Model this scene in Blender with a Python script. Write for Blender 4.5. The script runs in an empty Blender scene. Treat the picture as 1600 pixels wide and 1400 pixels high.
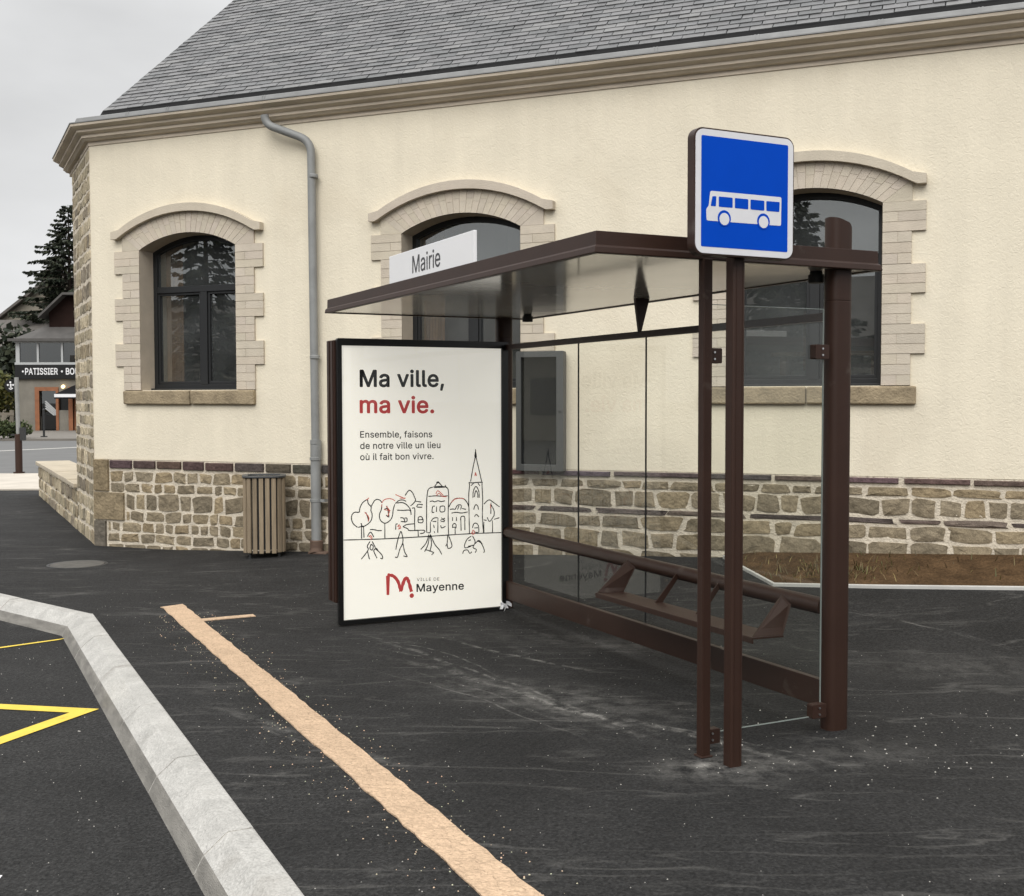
import bpy, bmesh, math, random
from math import radians, sin, cos, pi, sqrt
from mathutils import Vector, Matrix
from mathutils.geometry import tessellate_polygon

sc = bpy.context.scene
# ------------------------------------------------------------------ camera
cam = bpy.data.objects.new('camera', bpy.data.cameras.new('camera'))
sc.collection.objects.link(cam); sc.camera = cam
PITCH, ROLL, EYE = radians(2.33569), radians(-0.10078), 1.6
_f = Vector((0, cos(PITCH), -sin(PITCH))); _u = Vector((0, sin(PITCH), cos(PITCH))); _r = Vector((1, 0, 0))
r2 = _r*cos(ROLL)+_u*sin(ROLL); u2 = _u*cos(ROLL)-_r*sin(ROLL)
M = Matrix.Identity(4)
for i in range(3):
    M[i][0] = r2[i]; M[i][1] = u2[i]; M[i][2] = -_f[i]
M[2][3] = EYE
cam.matrix_world = M
cam.data.sensor_width = 36.0; cam.data.lens = 36*1811.5/1600
cam.data.clip_start = 0.05; cam.data.clip_end = 3000
# ------------------------------------------------------------------ world: flat grey overcast, brightest overhead
SUN_EL, SUN_AZ = radians(42), radians(-166)      # azimuth from +Y, clockwise seen from above
w = bpy.data.worlds.new('World'); sc.world = w; w.use_nodes = True
nt = w.node_tree; nt.nodes.clear()
def N(tree, t, **k):
    n = tree.nodes.new(t)
    for a, b in k.items(): setattr(n, a, b)
    return n
out = N(nt, 'ShaderNodeOutputWorld'); bg = N(nt, 'ShaderNodeBackground'); nt.links.new(bg.outputs[0], out.inputs[0])
sky = N(nt, 'ShaderNodeTexSky', sky_type='NISHITA', sun_disc=False)
sky.sun_elevation = SUN_EL; sky.sun_rotation = SUN_AZ; sky.dust_density = 4
hs = N(nt, 'ShaderNodeHueSaturation'); hs.inputs['Saturation'].default_value = 0.12; hs.inputs['Value'].default_value = 1.0
nt.links.new(sky.outputs[0], hs.inputs['Color'])
tc = N(nt, 'ShaderNodeTexCoord'); sep = N(nt, 'ShaderNodeSeparateXYZ'); nt.links.new(tc.outputs['Generated'], sep.inputs[0])
rp = N(nt, 'ShaderNodeValToRGB')
rp.color_ramp.elements[0].position = 0.0; rp.color_ramp.elements[0].color = (7.2, 7.25, 7.3, 1)
rp.color_ramp.elements[1].position = 1.0; rp.color_ramp.elements[1].color = (19.0, 19.0, 18.9, 1)
e = rp.color_ramp.elements.new(0.30); e.color = (6.7, 6.75, 6.8, 1)
e = rp.color_ramp.elements.new(0.55); e.color = (13.5, 13.5, 13.5, 1)
nt.links.new(sep.outputs['Z'], rp.inputs[0])
mp_ = N(nt, 'ShaderNodeMapping'); mp_.inputs['Scale'].default_value = (1, 1, 2.6); nt.links.new(tc.outputs['Generated'], mp_.inputs[0])
nz = N(nt, 'ShaderNodeTexNoise'); nz.inputs['Scale'].default_value = 2.6; nz.inputs['Detail'].default_value = 5; nt.links.new(mp_.outputs[0], nz.inputs['Vector'])
mr = N(nt, 'ShaderNodeMapRange'); mr.inputs['From Min'].default_value = .3; mr.inputs['From Max'].default_value = .7
mr.inputs['To Min'].default_value = .80; mr.inputs['To Max'].default_value = 1.14; nt.links.new(nz.outputs[0], mr.inputs[0])
ml = N(nt, 'ShaderNodeVectorMath', operation='SCALE'); nt.links.new(rp.outputs[0], ml.inputs[0]); nt.links.new(mr.outputs[0], ml.inputs['Scale'])
mx = N(nt, 'ShaderNodeMix', data_type='RGBA'); mx.inputs['Factor'].default_value = 0.9
nt.links.new(hs.outputs[0], mx.inputs['A']); nt.links.new(ml.outputs[0], mx.inputs['B'])
nt.links.new(mx.outputs['Result'], bg.inputs[0]); bg.inputs[1].default_value = 0.1
# ------------------------------------------------------------------ sun: weak and very soft behind the cloud
sl = bpy.data.lights.new('sun', 'SUN'); sl.energy = 1.5; sl.angle = radians(45); sl.color = (1, .975, .94)
so = bpy.data.objects.new('sun', sl); sc.collection.objects.link(so)
sd = Vector((sin(SUN_AZ)*cos(SUN_EL), cos(SUN_AZ)*cos(SUN_EL), sin(SUN_EL)))
so.rotation_euler = sd.to_track_quat('Z', 'Y').to_euler(); so.location = (0, -20, 40)
sc.view_settings.view_transform = 'Standard'; sc.view_settings.look = 'None'
sc.view_settings.exposure = 0.22; sc.view_settings.gamma = 1.0
sc.render.engine = 'CYCLES'; sc.cycles.use_denoising = True
sc.cycles.max_bounces = 10; sc.cycles.transparent_max_bounces = 24; sc.cycles.caustics_reflective = False

# ------------------------------------------------------------------ helpers
rng = random.Random(7)
def lin(r, g, b):
    f = lambda c: (c/255/12.92) if c/255 <= .04045 else ((c/255+.055)/1.055)**2.4
    return (f(r), f(g), f(b))
class MB:
    def __init__(s): s.v = []; s.f = []; s.m = []; s.sm = []; s.t = []
    def add(s, vs, fs, m=0, smooth=False, tint=(1, 1, 1)):
        o = len(s.v); s.v += [tuple(p) for p in vs]
        for f in fs:
            s.f.append([i+o for i in f]); s.m.append(m); s.sm.append(smooth); s.t.append(tint)
    def box(s, x0, x1, y0, y1, z0, z1, m=0, tint=(1, 1, 1), mp=None):
        P = [(x, y, z) for z in (z0, z1) for y in (y0, y1) for x in (x0, x1)]
        if mp: P = [mp(*p) for p in P]
        s.add(P, [(0, 2, 3, 1), (4, 5, 7, 6), (0, 1, 5, 4), (2, 6, 7, 3), (0, 4, 6, 2), (1, 3, 7, 5)], m, False, tint)
    def hexa(s, P, m=0, tint=(1, 1, 1)):      # 4 bottom pts, 4 top pts, same order
        s.add(P, [(3, 2, 1, 0), (4, 5, 6, 7), (0, 1, 5, 4), (1, 2, 6, 5), (2, 3, 7, 6), (3, 0, 4, 7)], m, False, tint)
    def flat(s, loops, mp, d, m=0, tint=(1, 1, 1)):
        tr = tessellate_polygon([[Vector((p[0], p[1], 0)) for p in l] for l in loops])
        P = [mp(p[0], p[1], d) for l in loops for p in l]
        s.add(P, [tuple(t) for t in tr], m, False, tint)
    def prism(s, loops, mp, d0, d1, m=0, tint=(1, 1, 1), smooth=False):
        s.flat(loops, mp, d0, m, tint); s.flat(loops, mp, d1, m, tint)
        for l in loops:
            n = len(l)
            for i in range(n):
                a, b = l[i], l[(i+1) % n]
                s.add([mp(a[0], a[1], d0), mp(b[0], b[1], d0), mp(b[0], b[1], d1), mp(a[0], a[1], d1)], [(0, 1, 2, 3)], m, smooth, tint)
    def tube(s, path, r, n=14, m=0, cap=True, smooth=True, tint=(1, 1, 1)):
        path = [Vector(p) for p in path]; R = r if isinstance(r, (list, tuple)) else [r]*len(path)
        vs = []; up = None
        for i, p in enumerate(path):
            d = (path[min(i+1, len(path)-1)]-path[max(i-1, 0)]).normalized()
            if up is None: up = Vector((0, 0, 1)) if abs(d.z) < .9 else Vector((0, 1, 0))
            x = d.cross(up).normalized(); y = x.cross(d).normalized(); up = y
            vs += [p+(x*cos(2*pi*k/n)+y*sin(2*pi*k/n))*R[i] for k in range(n)]
        fs = [(i*n+k, i*n+(k+1) % n, (i+1)*n+(k+1) % n, (i+1)*n+k) for i in range(len(path)-1) for k in range(n)]
        s.add(vs, fs, m, smooth, tint)
        if cap:
            s.add(vs[:n], [tuple(range(n))], m, False, tint); s.add(vs[-n:], [tuple(range(n))], m, False, tint)
    def sweep(s, path, prof, m=0, closed=False, caps=True, smooth=False, tint=(1, 1, 1)):
        # path in plan; profile (offset to the right of travel, z)
        path = [Vector(p) for p in path]; n = len(path); rows = []
        for i in range(n):
            ds = []
            if i > 0: ds.append((path[i]-path[i-1]).normalized())
            if i < n-1: ds.append((path[i+1]-path[i]).normalized())
            ns = [Vector((d.y, -d.x)) for d in ds]
            mi = ns[0] if len(ns) == 1 else (ns[0]+ns[1])/(1+ns[0].dot(ns[1]))
            rows.append([(path[i].x+mi.x*o, path[i].y+mi.y*o, z) for o, z in prof])
        k = len(prof); vs = [p for r in rows for p in r]
        fs = [(i*k+j, i*k+(j+1) % k, (i+1)*k+(j+1) % k, (i+1)*k+j) for i in range(n-1) for j in range(k if closed else k-1)]
        s.add(vs, fs, m, smooth, tint)
        if closed and caps:
            s.add(rows[0], [tuple(range(k))], m, False, tint); s.add(rows[-1], [tuple(range(k))], m, False, tint)
    def build(s, name, mats, parent=None, bevel=0, recalc=True, merge=True):
        me = bpy.data.meshes.new(name); me.from_pydata(s.v, [], s.f)
        me.polygons.foreach_set('material_index', s.m); me.polygons.foreach_set('use_smooth', s.sm)
        at = me.attributes.new('tint', 'FLOAT_COLOR', 'FACE')
        at.data.foreach_set('color', [c for t in s.t for c in (t[0], t[1], t[2], 1)])
        if recalc:
            b = bmesh.new(); b.from_mesh(me)
            if merge: bmesh.ops.remove_doubles(b, verts=b.verts, dist=1e-5)
            bmesh.ops.recalc_face_normals(b, faces=b.faces); b.to_mesh(me); b.free()
        for mm in (mats if isinstance(mats, (list, tuple)) else [mats]): me.materials.append(mm)
        if any(s.sm): me.set_sharp_from_angle(angle=radians(38))
        o = bpy.data.objects.new(name, me); sc.collection.objects.link(o)
        if parent: o.parent = parent
        if bevel:
            bv = o.modifiers.new('bevel', 'BEVEL'); bv.width = bevel; bv.segments = 2; bv.limit_method = 'ANGLE'; bv.angle_limit = radians(40)
        return o
def thing(name, label, cat, loc=(0, 0, 0), rz=0, group=None):
    o = bpy.data.objects.new(name, None); sc.collection.objects.link(o); o.empty_display_size = .2
    o.location = loc; o.rotation_euler = (0, 0, rz); o['label'] = label; o['category'] = cat
    if group: o['group'] = group
    return o
def tag(o, label, cat, group=None):
    o['label'] = label; o['category'] = cat
    if group: o['group'] = group
    return o
def setting(o, kind='structure', label=None):
    o['kind'] = kind
    if label: o['label'] = label
    return o
IDM = lambda x, y, z: (x, y, z)
XZ = lambda x, z, d: (x, d, z)          # drawing plane x,z ; depth along y
# ------------------------------------------------------------------ materials
def material(name, col, rough=.6, metal=0, spec=.5, var=0, vscale=4, bump=0, bscale=60, tint=False, detail=6, distort=0, fine=0, fscale=400, coat=0, emis=0, stretch=None, dirt=None, streak=0, grain=0):
    m = bpy.data.materials.new(name); m.use_nodes = True; t = m.node_tree; p = t.nodes['Principled BSDF']; L = t.links.new
    p.inputs['Roughness'].default_value = rough; p.inputs['Metallic'].default_value = metal; p.inputs['Specular IOR Level'].default_value = spec
    p.inputs['Coat Weight'].default_value = coat
    co = N(t, 'ShaderNodeTexCoord').outputs['Object']
    if stretch:
        mp = N(t, 'ShaderNodeMapping'); mp.inputs['Scale'].default_value = stretch; L(co, mp.inputs[0]); co = mp.outputs[0]
    c = N(t, 'ShaderNodeRGB').outputs[0]; c.default_value = (*col, 1)
    if tint:
        a = N(t, 'ShaderNodeAttribute', attribute_name='tint'); x = N(t, 'ShaderNodeMix', data_type='RGBA', blend_type='MULTIPLY'); x.inputs['Factor'].default_value = 1
        L(c, x.inputs['A']); L(a.outputs['Color'], x.inputs['B']); c = x.outputs['Result']
    def scaled(c, src, lo, hi, a=.3, b=.7):
        r = N(t, 'ShaderNodeMapRange'); r.inputs['From Min'].default_value = a; r.inputs['From Max'].default_value = b
        r.inputs['To Min'].default_value = lo; r.inputs['To Max'].default_value = hi; L(src, r.inputs[0])
        v = N(t, 'ShaderNodeVectorMath', operation='SCALE'); L(c, v.inputs[0]); L(r.outputs[0], v.inputs['Scale']); return v.outputs[0]
    if var:
        n = N(t, 'ShaderNodeTexNoise'); n.inputs['Scale'].default_value = vscale; n.inputs['Detail'].default_value = detail; n.inputs['Distortion'].default_value = distort
        n.inputs['Roughness'].default_value = .6
        L(co, n.inputs['Vector']); c = scaled(c, n.outputs[0], 1-var, 1+var)
    if streak:   # faint rain streaks running down the face
        mp = N(t, 'ShaderNodeMapping'); mp.inputs['Scale'].default_value = (5, 5, .35); L(co, mp.inputs[0])
        n = N(t, 'ShaderNodeTexNoise'); n.inputs['Scale'].default_value = 1; n.inputs['Detail'].default_value = 8; n.inputs['Roughness'].default_value = .65; L(mp.outputs[0], n.inputs['Vector']); c = scaled(c, n.outputs[0], 1-streak*1.6, 1+streak*.7)
    if grain:    # stone chippings in the tar
        v = N(t, 'ShaderNodeTexVoronoi'); v.inputs['Scale'].default_value = 105; L(co, v.inputs['Vector']); c = scaled(c, v.outputs['Color'], 1-grain, 1+grain*1.5, .1, .9)
    if fine:
        n = N(t, 'ShaderNodeTexNoise'); n.inputs['Scale'].default_value = fscale; n.inputs['Detail'].default_value = 2; L(co, n.inputs['Vector']); c = scaled(c, n.outputs[0], 1-fine, 1+fine)
    if dirt:     # (colour, scale, threshold, softness): stains with a shape of their own
        n = N(t, 'ShaderNodeTexNoise'); n.inputs['Scale'].default_value = dirt[1]; n.inputs['Detail'].default_value = 8; n.inputs['Distortion'].default_value = .6; L(co, n.inputs['Vector'])
        r = N(t, 'ShaderNodeMapRange'); r.inputs['From Min'].default_value = dirt[2]; r.inputs['From Max'].default_value = dirt[2]+dirt[3]; r.inputs['To Max'].default_value = dirt[4]; L(n.outputs[0], r.inputs[0])
        x = N(t, 'ShaderNodeMix', data_type='RGBA'); L(r.outputs[0], x.inputs['Factor']); L(c, x.inputs['A']); x.inputs['B'].default_value = (*dirt[0], 1); c = x.outputs['Result']
    L(c, p.inputs['Base Color'])
    if bump:
        n = N(t, 'ShaderNodeTexNoise'); n.inputs['Scale'].default_value = bscale; n.inputs['Detail'].default_value = 5; n.inputs['Distortion'].default_value = distort; L(co, n.inputs['Vector'])
        b = N(t, 'ShaderNodeBump'); b.inputs['Strength'].default_value = 1; b.inputs['Distance'].default_value = bump; L(n.outputs[0], b.inputs['Height']); L(b.outputs[0], p.inputs['Normal'])
    if emis:
        p.inputs['Emission Color'].default_value = (*col, 1); p.inputs['Emission Strength'].default_value = emis
    return m
def glass(name, trans, f0=.04, sch=.8, rough=0.0, dust_or_haze=0, hazecol=(.5, .5, .48), puddle=None):
    m = bpy.data.materials.new(name); m.use_nodes = True; t = m.node_tree; t.nodes.clear(); L = t.links.new
    o = N(t, 'ShaderNodeOutputMaterial'); g = N(t, 'ShaderNodeNewGeometry')
    d = N(t, 'ShaderNodeVectorMath', operation='DOT_PRODUCT'); L(g.outputs['Normal'], d.inputs[0]); L(g.outputs['Incoming'], d.inputs[1])
    a = N(t, 'ShaderNodeMath', operation='ABSOLUTE'); L(d.outputs['Value'], a.inputs[0])
    s = N(t, 'ShaderNodeMath', operation='SUBTRACT'); s.inputs[0].default_value = 1; L(a.outputs[0], s.inputs[1])
    q = N(t, 'ShaderNodeMath', operation='POWER'); L(s.outputs[0], q.inputs[0]); q.inputs[1].default_value = 5
    k = N(t, 'ShaderNodeMath', operation='MULTIPLY_ADD'); L(q.outputs[0], k.inputs[0]); k.inputs[1].default_value = (1-f0)*sch; k.inputs[2].default_value = f0
    tr = N(t, 'ShaderNodeBsdfTransparent'); tr.inputs[0].default_value = (*trans, 1)
    base = tr.outputs[0]
    if dust_or_haze:
        df = N(t, 'ShaderNodeBsdfDiffuse'); df.inputs[0].default_value = (*hazecol, 1); x = N(t, 'ShaderNodeMixShader')
        n = N(t, 'ShaderNodeTexNoise'); n.inputs['Scale'].default_value = 2.2; n.inputs['Detail'].default_value = 6
        tcn = N(t, 'ShaderNodeTexCoord'); L(tcn.outputs['Object'], n.inputs['Vector'])
        r = N(t, 'ShaderNodeMapRange'); r.inputs['From Min'].default_value = .3; r.inputs['From Max'].default_value = .7; r.inputs['To Min'].default_value = dust_or_haze*.4; r.inputs['To Max'].default_value = dust_or_haze*1.4; L(n.outputs[0], r.inputs[0])
        L(r.outputs[0], x.inputs[0]); L(base, x.inputs[1]); L(df.outputs[0], x.inputs[2]); base = x.outputs[0]
    gl = N(t, 'ShaderNodeBsdfGlossy'); gl.inputs['Roughness'].default_value = rough; gl.inputs[0].default_value = (.95, .97, .96, 1)
    x = N(t, 'ShaderNodeMixShader'); L(k.outputs[0], x.inputs[0]); L(base, x.inputs[1]); L(gl.outputs[0], x.inputs[2]); L(x.outputs[0], o.inputs[0])
    return m

def asphalt(name, col, dust_or_haze):
    m = material(name, col, rough=.85, spec=.25, var=.3, vscale=1.1, bump=.012, bscale=55, fine=.4, fscale=60, distort=.9, grain=.45)
    t = m.node_tree; L = t.links.new; p = t.nodes['Principled BSDF']; c = p.inputs['Base Color'].links[0].from_socket
    co = N(t, 'ShaderNodeTexCoord').outputs['Object']
    # pale dusty scuffs: thin wandering contour lines of a stretched noise, present only in patches
    def line(scale, rot, width, seed):
        mp = N(t, 'ShaderNodeMapping'); mp.inputs['Scale'].default_value = scale; mp.inputs['Rotation'].default_value = (0, 0, rot); mp.inputs['Location'].default_value = (seed, seed*.7, 0); L(co, mp.inputs[0])
        n = N(t, 'ShaderNodeTexNoise'); n.inputs['Scale'].default_value = 1; n.inputs['Detail'].default_value = 4; n.inputs['Distortion'].default_value = .25; L(mp.outputs[0], n.inputs['Vector'])
        a = N(t, 'ShaderNodeMath', operation='SUBTRACT'); L(n.outputs[0], a.inputs[0]); a.inputs[1].default_value = .5
        b = N(t, 'ShaderNodeMath', operation='ABSOLUTE'); L(a.outputs[0], b.inputs[0])
        r = N(t, 'ShaderNodeMapRange'); r.inputs['From Min'].default_value = 0; r.inputs['From Max'].default_value = width; r.inputs['To Min'].default_value = 1; r.inputs['To Max'].default_value = 0; L(b.outputs[0], r.inputs[0])
        n2 = N(t, 'ShaderNodeTexNoise'); n2.inputs['Scale'].default_value = 1.1; n2.inputs['Detail'].default_value = 7; n2.inputs['Roughness'].default_value = .7; L(mp.outputs[0], n2.inputs['Vector'])
        r2 = N(t, 'ShaderNodeMapRange'); r2.inputs['From Min'].default_value = .5; r2.inputs['From Max'].default_value = .68; L(n2.outputs[0], r2.inputs[0])
        k = N(t, 'ShaderNodeMath', operation='MULTIPLY'); L(r.outputs[0], k.inputs[0]); L(r2.outputs[0], k.inputs[1]); return k.outputs[0]
    def spot(x, y, rx, ry, rot, amt):
        mp = N(t, 'ShaderNodeMapping', vector_type='TEXTURE'); mp.inputs['Location'].default_value = (x, y, 0); mp.inputs['Rotation'].default_value = (0, 0, rot); mp.inputs['Scale'].default_value = (rx, ry, 50); L(co, mp.inputs[0])
        ln = N(t, 'ShaderNodeVectorMath', operation='LENGTH'); L(mp.outputs[0], ln.inputs[0])
        r = N(t, 'ShaderNodeMapRange', interpolation_type='SMOOTHSTEP'); r.inputs['From Min'].default_value = 0; r.inputs['From Max'].default_value = 1; r.inputs['To Min'].default_value = amt; r.inputs['To Max'].default_value = 0; L(ln.outputs['Value'], r.inputs[0])
        return r.outputs[0]
    acc = None
    def plus(a, b, op='ADD'):
        k = N(t, 'ShaderNodeMath', operation=op); L(a, k.inputs[0]); L(b, k.inputs[1]); return k.outputs[0]
    wn = N(t, 'ShaderNodeTexNoise'); wn.inputs['Scale'].default_value = 1.6; wn.inputs['Detail'].default_value = 3; L(co, wn.inputs['Vector'])
    wob = N(t, 'ShaderNodeVectorMath', operation='MULTIPLY_ADD'); L(wn.outputs['Color'], wob.inputs[0]); wob.inputs[1].default_value = (.16, .16, 0); wob.inputs[2].default_value = (-.08, -.08, 0)
    bn = N(t, 'ShaderNodeTexNoise'); bn.inputs['Scale'].default_value = 9; bn.inputs['Detail'].default_value = 8; bn.inputs['Roughness'].default_value = .75; L(co, bn.inputs['Vector'])
    brk = N(t, 'ShaderNodeMapRange'); brk.inputs['From Min'].default_value = .44; brk.inputs['From Max'].default_value = .60; L(bn.outputs[0], brk.inputs[0])
    for args in dust_or_haze['lines']:
        l = line(*args); acc = l if acc is None else plus(acc, l, 'MAXIMUM')
    k = N(t, 'ShaderNodeMath', operation='MULTIPLY'); L(acc, k.inputs[0]); k.inputs[1].default_value = dust_or_haze['amt']; acc = k.outputs[0]
    n = N(t, 'ShaderNodeTexNoise'); n.inputs['Scale'].default_value = 7; n.inputs['Detail'].default_value = 9; n.inputs['Roughness'].default_value = .72; L(co, n.inputs['Vector'])
    rr = N(t, 'ShaderNodeMapRange'); rr.inputs['From Min'].default_value = .42; rr.inputs['From Max'].default_value = .66; L(n.outputs[0], rr.inputs[0])
    for (pp, qq, sag, wd, amt) in dust_or_haze.get('arcs', ()):      # long curved drag marks
        pp, qq = Vector((*pp, 0)), Vector((*qq, 0)); h = (qq-pp).length/2; rad = (h*h+sag*sag)/(2*abs(sag)); dr = (qq-pp).normalized(); nn = Vector((-dr.y, dr.x, 0))*(1 if sag > 0 else -1)
        mid = (pp+qq)/2; cen = mid-nn*(rad-abs(sag))
        dn = N(t, 'ShaderNodeVectorMath', operation='ADD'); L(wob.outputs['Vector'], dn.inputs[0]); L(co, dn.inputs[1])
        s0 = N(t, 'ShaderNodeVectorMath', operation='DISTANCE'); L(dn.outputs[0], s0.inputs[0]); s0.inputs[1].default_value = (*cen.xy, 0)
        s1 = N(t, 'ShaderNodeMath', operation='SUBTRACT'); L(s0.outputs['Value'], s1.inputs[0]); s1.inputs[1].default_value = rad
        s2 = N(t, 'ShaderNodeMath', operation='ABSOLUTE'); L(s1.outputs[0], s2.inputs[0])
        r = N(t, 'ShaderNodeMapRange'); r.inputs['From Min'].default_value = 0; r.inputs['From Max'].default_value = wd; r.inputs['To Min'].default_value = amt; r.inputs['To Max'].default_value = 0; L(s2.outputs[0], r.inputs[0])
        acc = plus(acc, plus(plus(r.outputs[0], spot(mid.x, mid.y, h*1.15, h*1.15, 0, 1.6), 'MULTIPLY'), brk.outputs[0], 'MULTIPLY'))
    for s_ in dust_or_haze.get('spots', ()):
        acc = plus(acc, plus(spot(*s_), rr.outputs[0], 'MULTIPLY'))
    x = N(t, 'ShaderNodeMix', data_type='RGBA'); x.clamp_factor = True; L(acc, x.inputs['Factor']); L(c, x.inputs['A']); x.inputs['B'].default_value = (.28, .27, .25, 1); L(x.outputs['Result'], p.inputs['Base Color'])
    return m

C_ = lin
M_render = material('cream_render', (.79, .72, .575), rough=.95, spec=.2, streak=.035, var=.04, vscale=1.3, bump=.0042, bscale=26, distort=1.6, fine=.03, fscale=90, dirt=((.50, .42, .30), .8, .56, .25, .35))
M_mortar = material('lime_mortar', (.64, .57, .46), rough=.95, spec=.2, var=.18, vscale=9, bump=.012, bscale=60)
M_stone = material('rubble_stone', (1, 1, 1), rough=.92, spec=.2, var=.30, vscale=13, bump=.017, bscale=26, tint=True, fine=.2, fscale=120)
M_brick = material('pinkish_brick', (1, 1, 1), rough=.92, spec=.2, var=.07, vscale=7, bump=.004, bscale=80, tint=True)
M_sill = material('sandstone_sill', (.33, .265, .175), rough=.9, spec=.2, var=.3, vscale=7, bump=.01, bscale=50)
M_cornice = material('cornice_stone', (.60, .525, .425), rough=.9, spec=.2, var=.16, vscale=3, bump=.004, bscale=40, stretch=(.5, .5, 6))
M_slate = material('roof_slate', (1, 1, 1), rough=.6, spec=.35, var=.1, vscale=9, bump=.003, bscale=60, tint=True)
M_zinc = material('zinc', (.22, .222, .22), rough=.55, metal=.15, spec=.5, var=.15, vscale=5)
M_pipe = material('downpipe_zinc', (.25, .255, .25), rough=.6, metal=.1, var=.15, vscale=4)
M_terra = material('terracotta', (.11, .07, .05), rough=.8, var=.25, vscale=12)
M_anth = material('anthracite_frame', (.0165, .0175, .0185), rough=.45, spec=.4)
M_dark = material('dark_interior', (.06, .057, .05), rough=.9)
M_int = material('interior_plaster', (.34, .33, .27), rough=.9)
M_wood_in = material('interior_wood', (.20, .11, .05), rough=.6, var=.2, vscale=6)
M_curt = material('brown_curtain', (.42, .25, .13), rough=.9, var=.3, vscale=5, stretch=(8, 8, .3))
M_brown = material('brown_powder_coat', (.033, .0152, .0098), rough=.48, spec=.3, var=.12, vscale=3, bump=.0006, bscale=300, dirt=((.16, .14, .12), 5, .66, .12, .35))
M_black = material('black_frame', (.006, .006, .006), rough=.28, spec=.5)
M_rubber = material('black_rubber', (.012, .012, .012), rough=.7)
M_paper = material('poster_paper', (.78, .755, .685), rough=.35, spec=.3, emis=.60)      # glow added to lift the sheet out of the roof's shade
M_ink = material('black_ink', (.010, .011, .013), rough=.4)
M_grey_ink = material('grey_ink', (.13, .13, .13), rough=.4)
M_red = material('red_ink', (.43, .05, .05), rough=.4, emis=.4)  # ink carries the same added glow as the sheet
M_lred = material('pale_red_ink', (.50, .12, .09), rough=.4, emis=.4)  # added glow here too, matching the paper
M_white = material('white_panel', (.80, .80, .81), rough=.35, var=.02, vscale=3)
M_text = material('grey_lettering', (.045, .045, .05), rough=.5)
M_signblue = material('sign_blue', (.0, .062, .50), rough=.5, spec=.06, var=.05, vscale=4)
M_signwhite = material('sign_white', (.70, .70, .72), rough=.35, var=.04, vscale=12)
M_steel = material('bolt_steel', (.6, .6, .6), rough=.3, metal=1)
M_asph = asphalt('pavement_asphalt', (.0175, .0172, .017), dict(amt=.26, lines=[((.42, 2.1, 1), .95, .020, 3.1), ((.55, 2.6, 1), .80, .016, 9.4), ((.35, 1.6, 1), .55, .014, 5.2), ((.9, 3.4, 1), 1.05, .02, 13.7)],
    arcs=[((-1.02, 7.41), (0.73, 5.27), 0.133, 0.05, 0.37), ((-1.01, 7.63), (0.64, 5.35), 0.165, 0.018, 0.46), ((-1.12, 8.03), (-0.21, 6.53), 0.086, 0.03, 0.27), ((-1.11, 7.95), (-0.04, 6.59), 0.123, 0.012, 0.47), ((-0.04, 6.37), (0.78, 5.31), -0.069, 0.03, 0.21), ((-0.05, 6.45), (0.79, 5.43), -0.065, 0.05, 0.39), ((-0.92, 6.92), (0.4, 5.28), 0.109, 0.012, 0.35), ((-0.78, 7.0), (0.49, 5.25), 0.118, 0.018, 0.23), ((2.93, 9.65), (3.89, 8.57), 0.048, 0.016, 0.17), ((2.76, 9.58), (3.98, 8.7), 0.043, 0.016, 0.11), ((-0.51, 7.94), (0.8, 6.63), -0.148, 0.03, 0.26), ((-0.63, 8.01), (0.86, 6.48), -0.087, 0.018, 0.32), ((1.97, 8.72), (3.32, 6.99), 0.124, 0.016, 0.11), ((1.79, 8.66), (3.32, 7.11), 0.16, 0.016, 0.17), ((0.36, 5.79), (1.58, 4.85), 0.13, 0.018, 0.36), ((0.34, 5.88), (1.39, 4.88), 0.085, 0.05, 0.46), ((-1.6, 6.09), (-0.36, 4.84), -0.082, 0.018, 0.17), ((-1.66, 6.16), (-0.21, 4.86), -0.077, 0.05, 0.25)],
    spots=[(.9, 5.0, .5, .32, .2, .5), (1.5, 5.15, .7, .35, .4, .22), (.86, 5.02, .16, .12, 0, .6), (.2, 6.2, 1.3, .5, -.5, .3), (.6, 7.6, 1.6, .35, -.35, .22), (2.6, 6.9, .9, .5, 0, .2)]))
M_road = asphalt('road_asphalt', (.021, .0207, .0203), dict(amt=.16, lines=[((1.4, .4, 1), -.45, .012, 1.7)], spots=[]))
M_farroad = material('far_road', (.125, .125, .122), rough=.85, var=.1, vscale=1.2, fine=.1, fscale=60)
M_farpave = material('far_pavement', (.17, .155, .135), rough=.9, var=.12, vscale=.8)
M_pale = material('pale_concrete', (.50, .455, .39), rough=.9, var=.12, vscale=1.5)
M_kerb = material('granite_kerb', (.43, .42, .395), rough=.85, spec=.25, var=.16, vscale=6, bump=.010, bscale=42, distort=.8, fine=.16, fscale=110, dirt=((.20, .18, .155), 2.2, .56, .2, .5))
M_beige = material('beige_strip', (.56, .405, .275), rough=.95, spec=.15, var=.12, vscale=9, bump=.02, bscale=38, fine=.14, fscale=90, distort=.8)
M_yellow = material('yellow_paint', (.72, .53, .06), rough=.7, var=.08, vscale=9, bump=.002, bscale=150, dirt=((.2, .15, .04), 14, .64, .1, .5))
M_whitepaint = material('white_paint', (.62, .60, .55), rough=.8, var=.1, vscale=9)
M_soil = material('bare_soil', (.085, .052, .027), rough=1, spec=.1, var=.4, vscale=6, bump=.03, bscale=25, fine=.3, fscale=70)
M_grass = material('weed_green', (1, 1, 1), rough=.7, tint=True)
M_leaf = material('leaf', (1, 1, 1), rough=.65, tint=True, spec=.3)
M_bark = material('bark', (.055, .042, .032), rough=.95, var=.3, vscale=5)
M_slat = material('grey_wood_slat', (1, 1, 1), rough=.8, spec=.2, tint=True, var=.2, vscale=5, stretch=(12, 12, .7), bump=.002, bscale=60)
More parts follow.
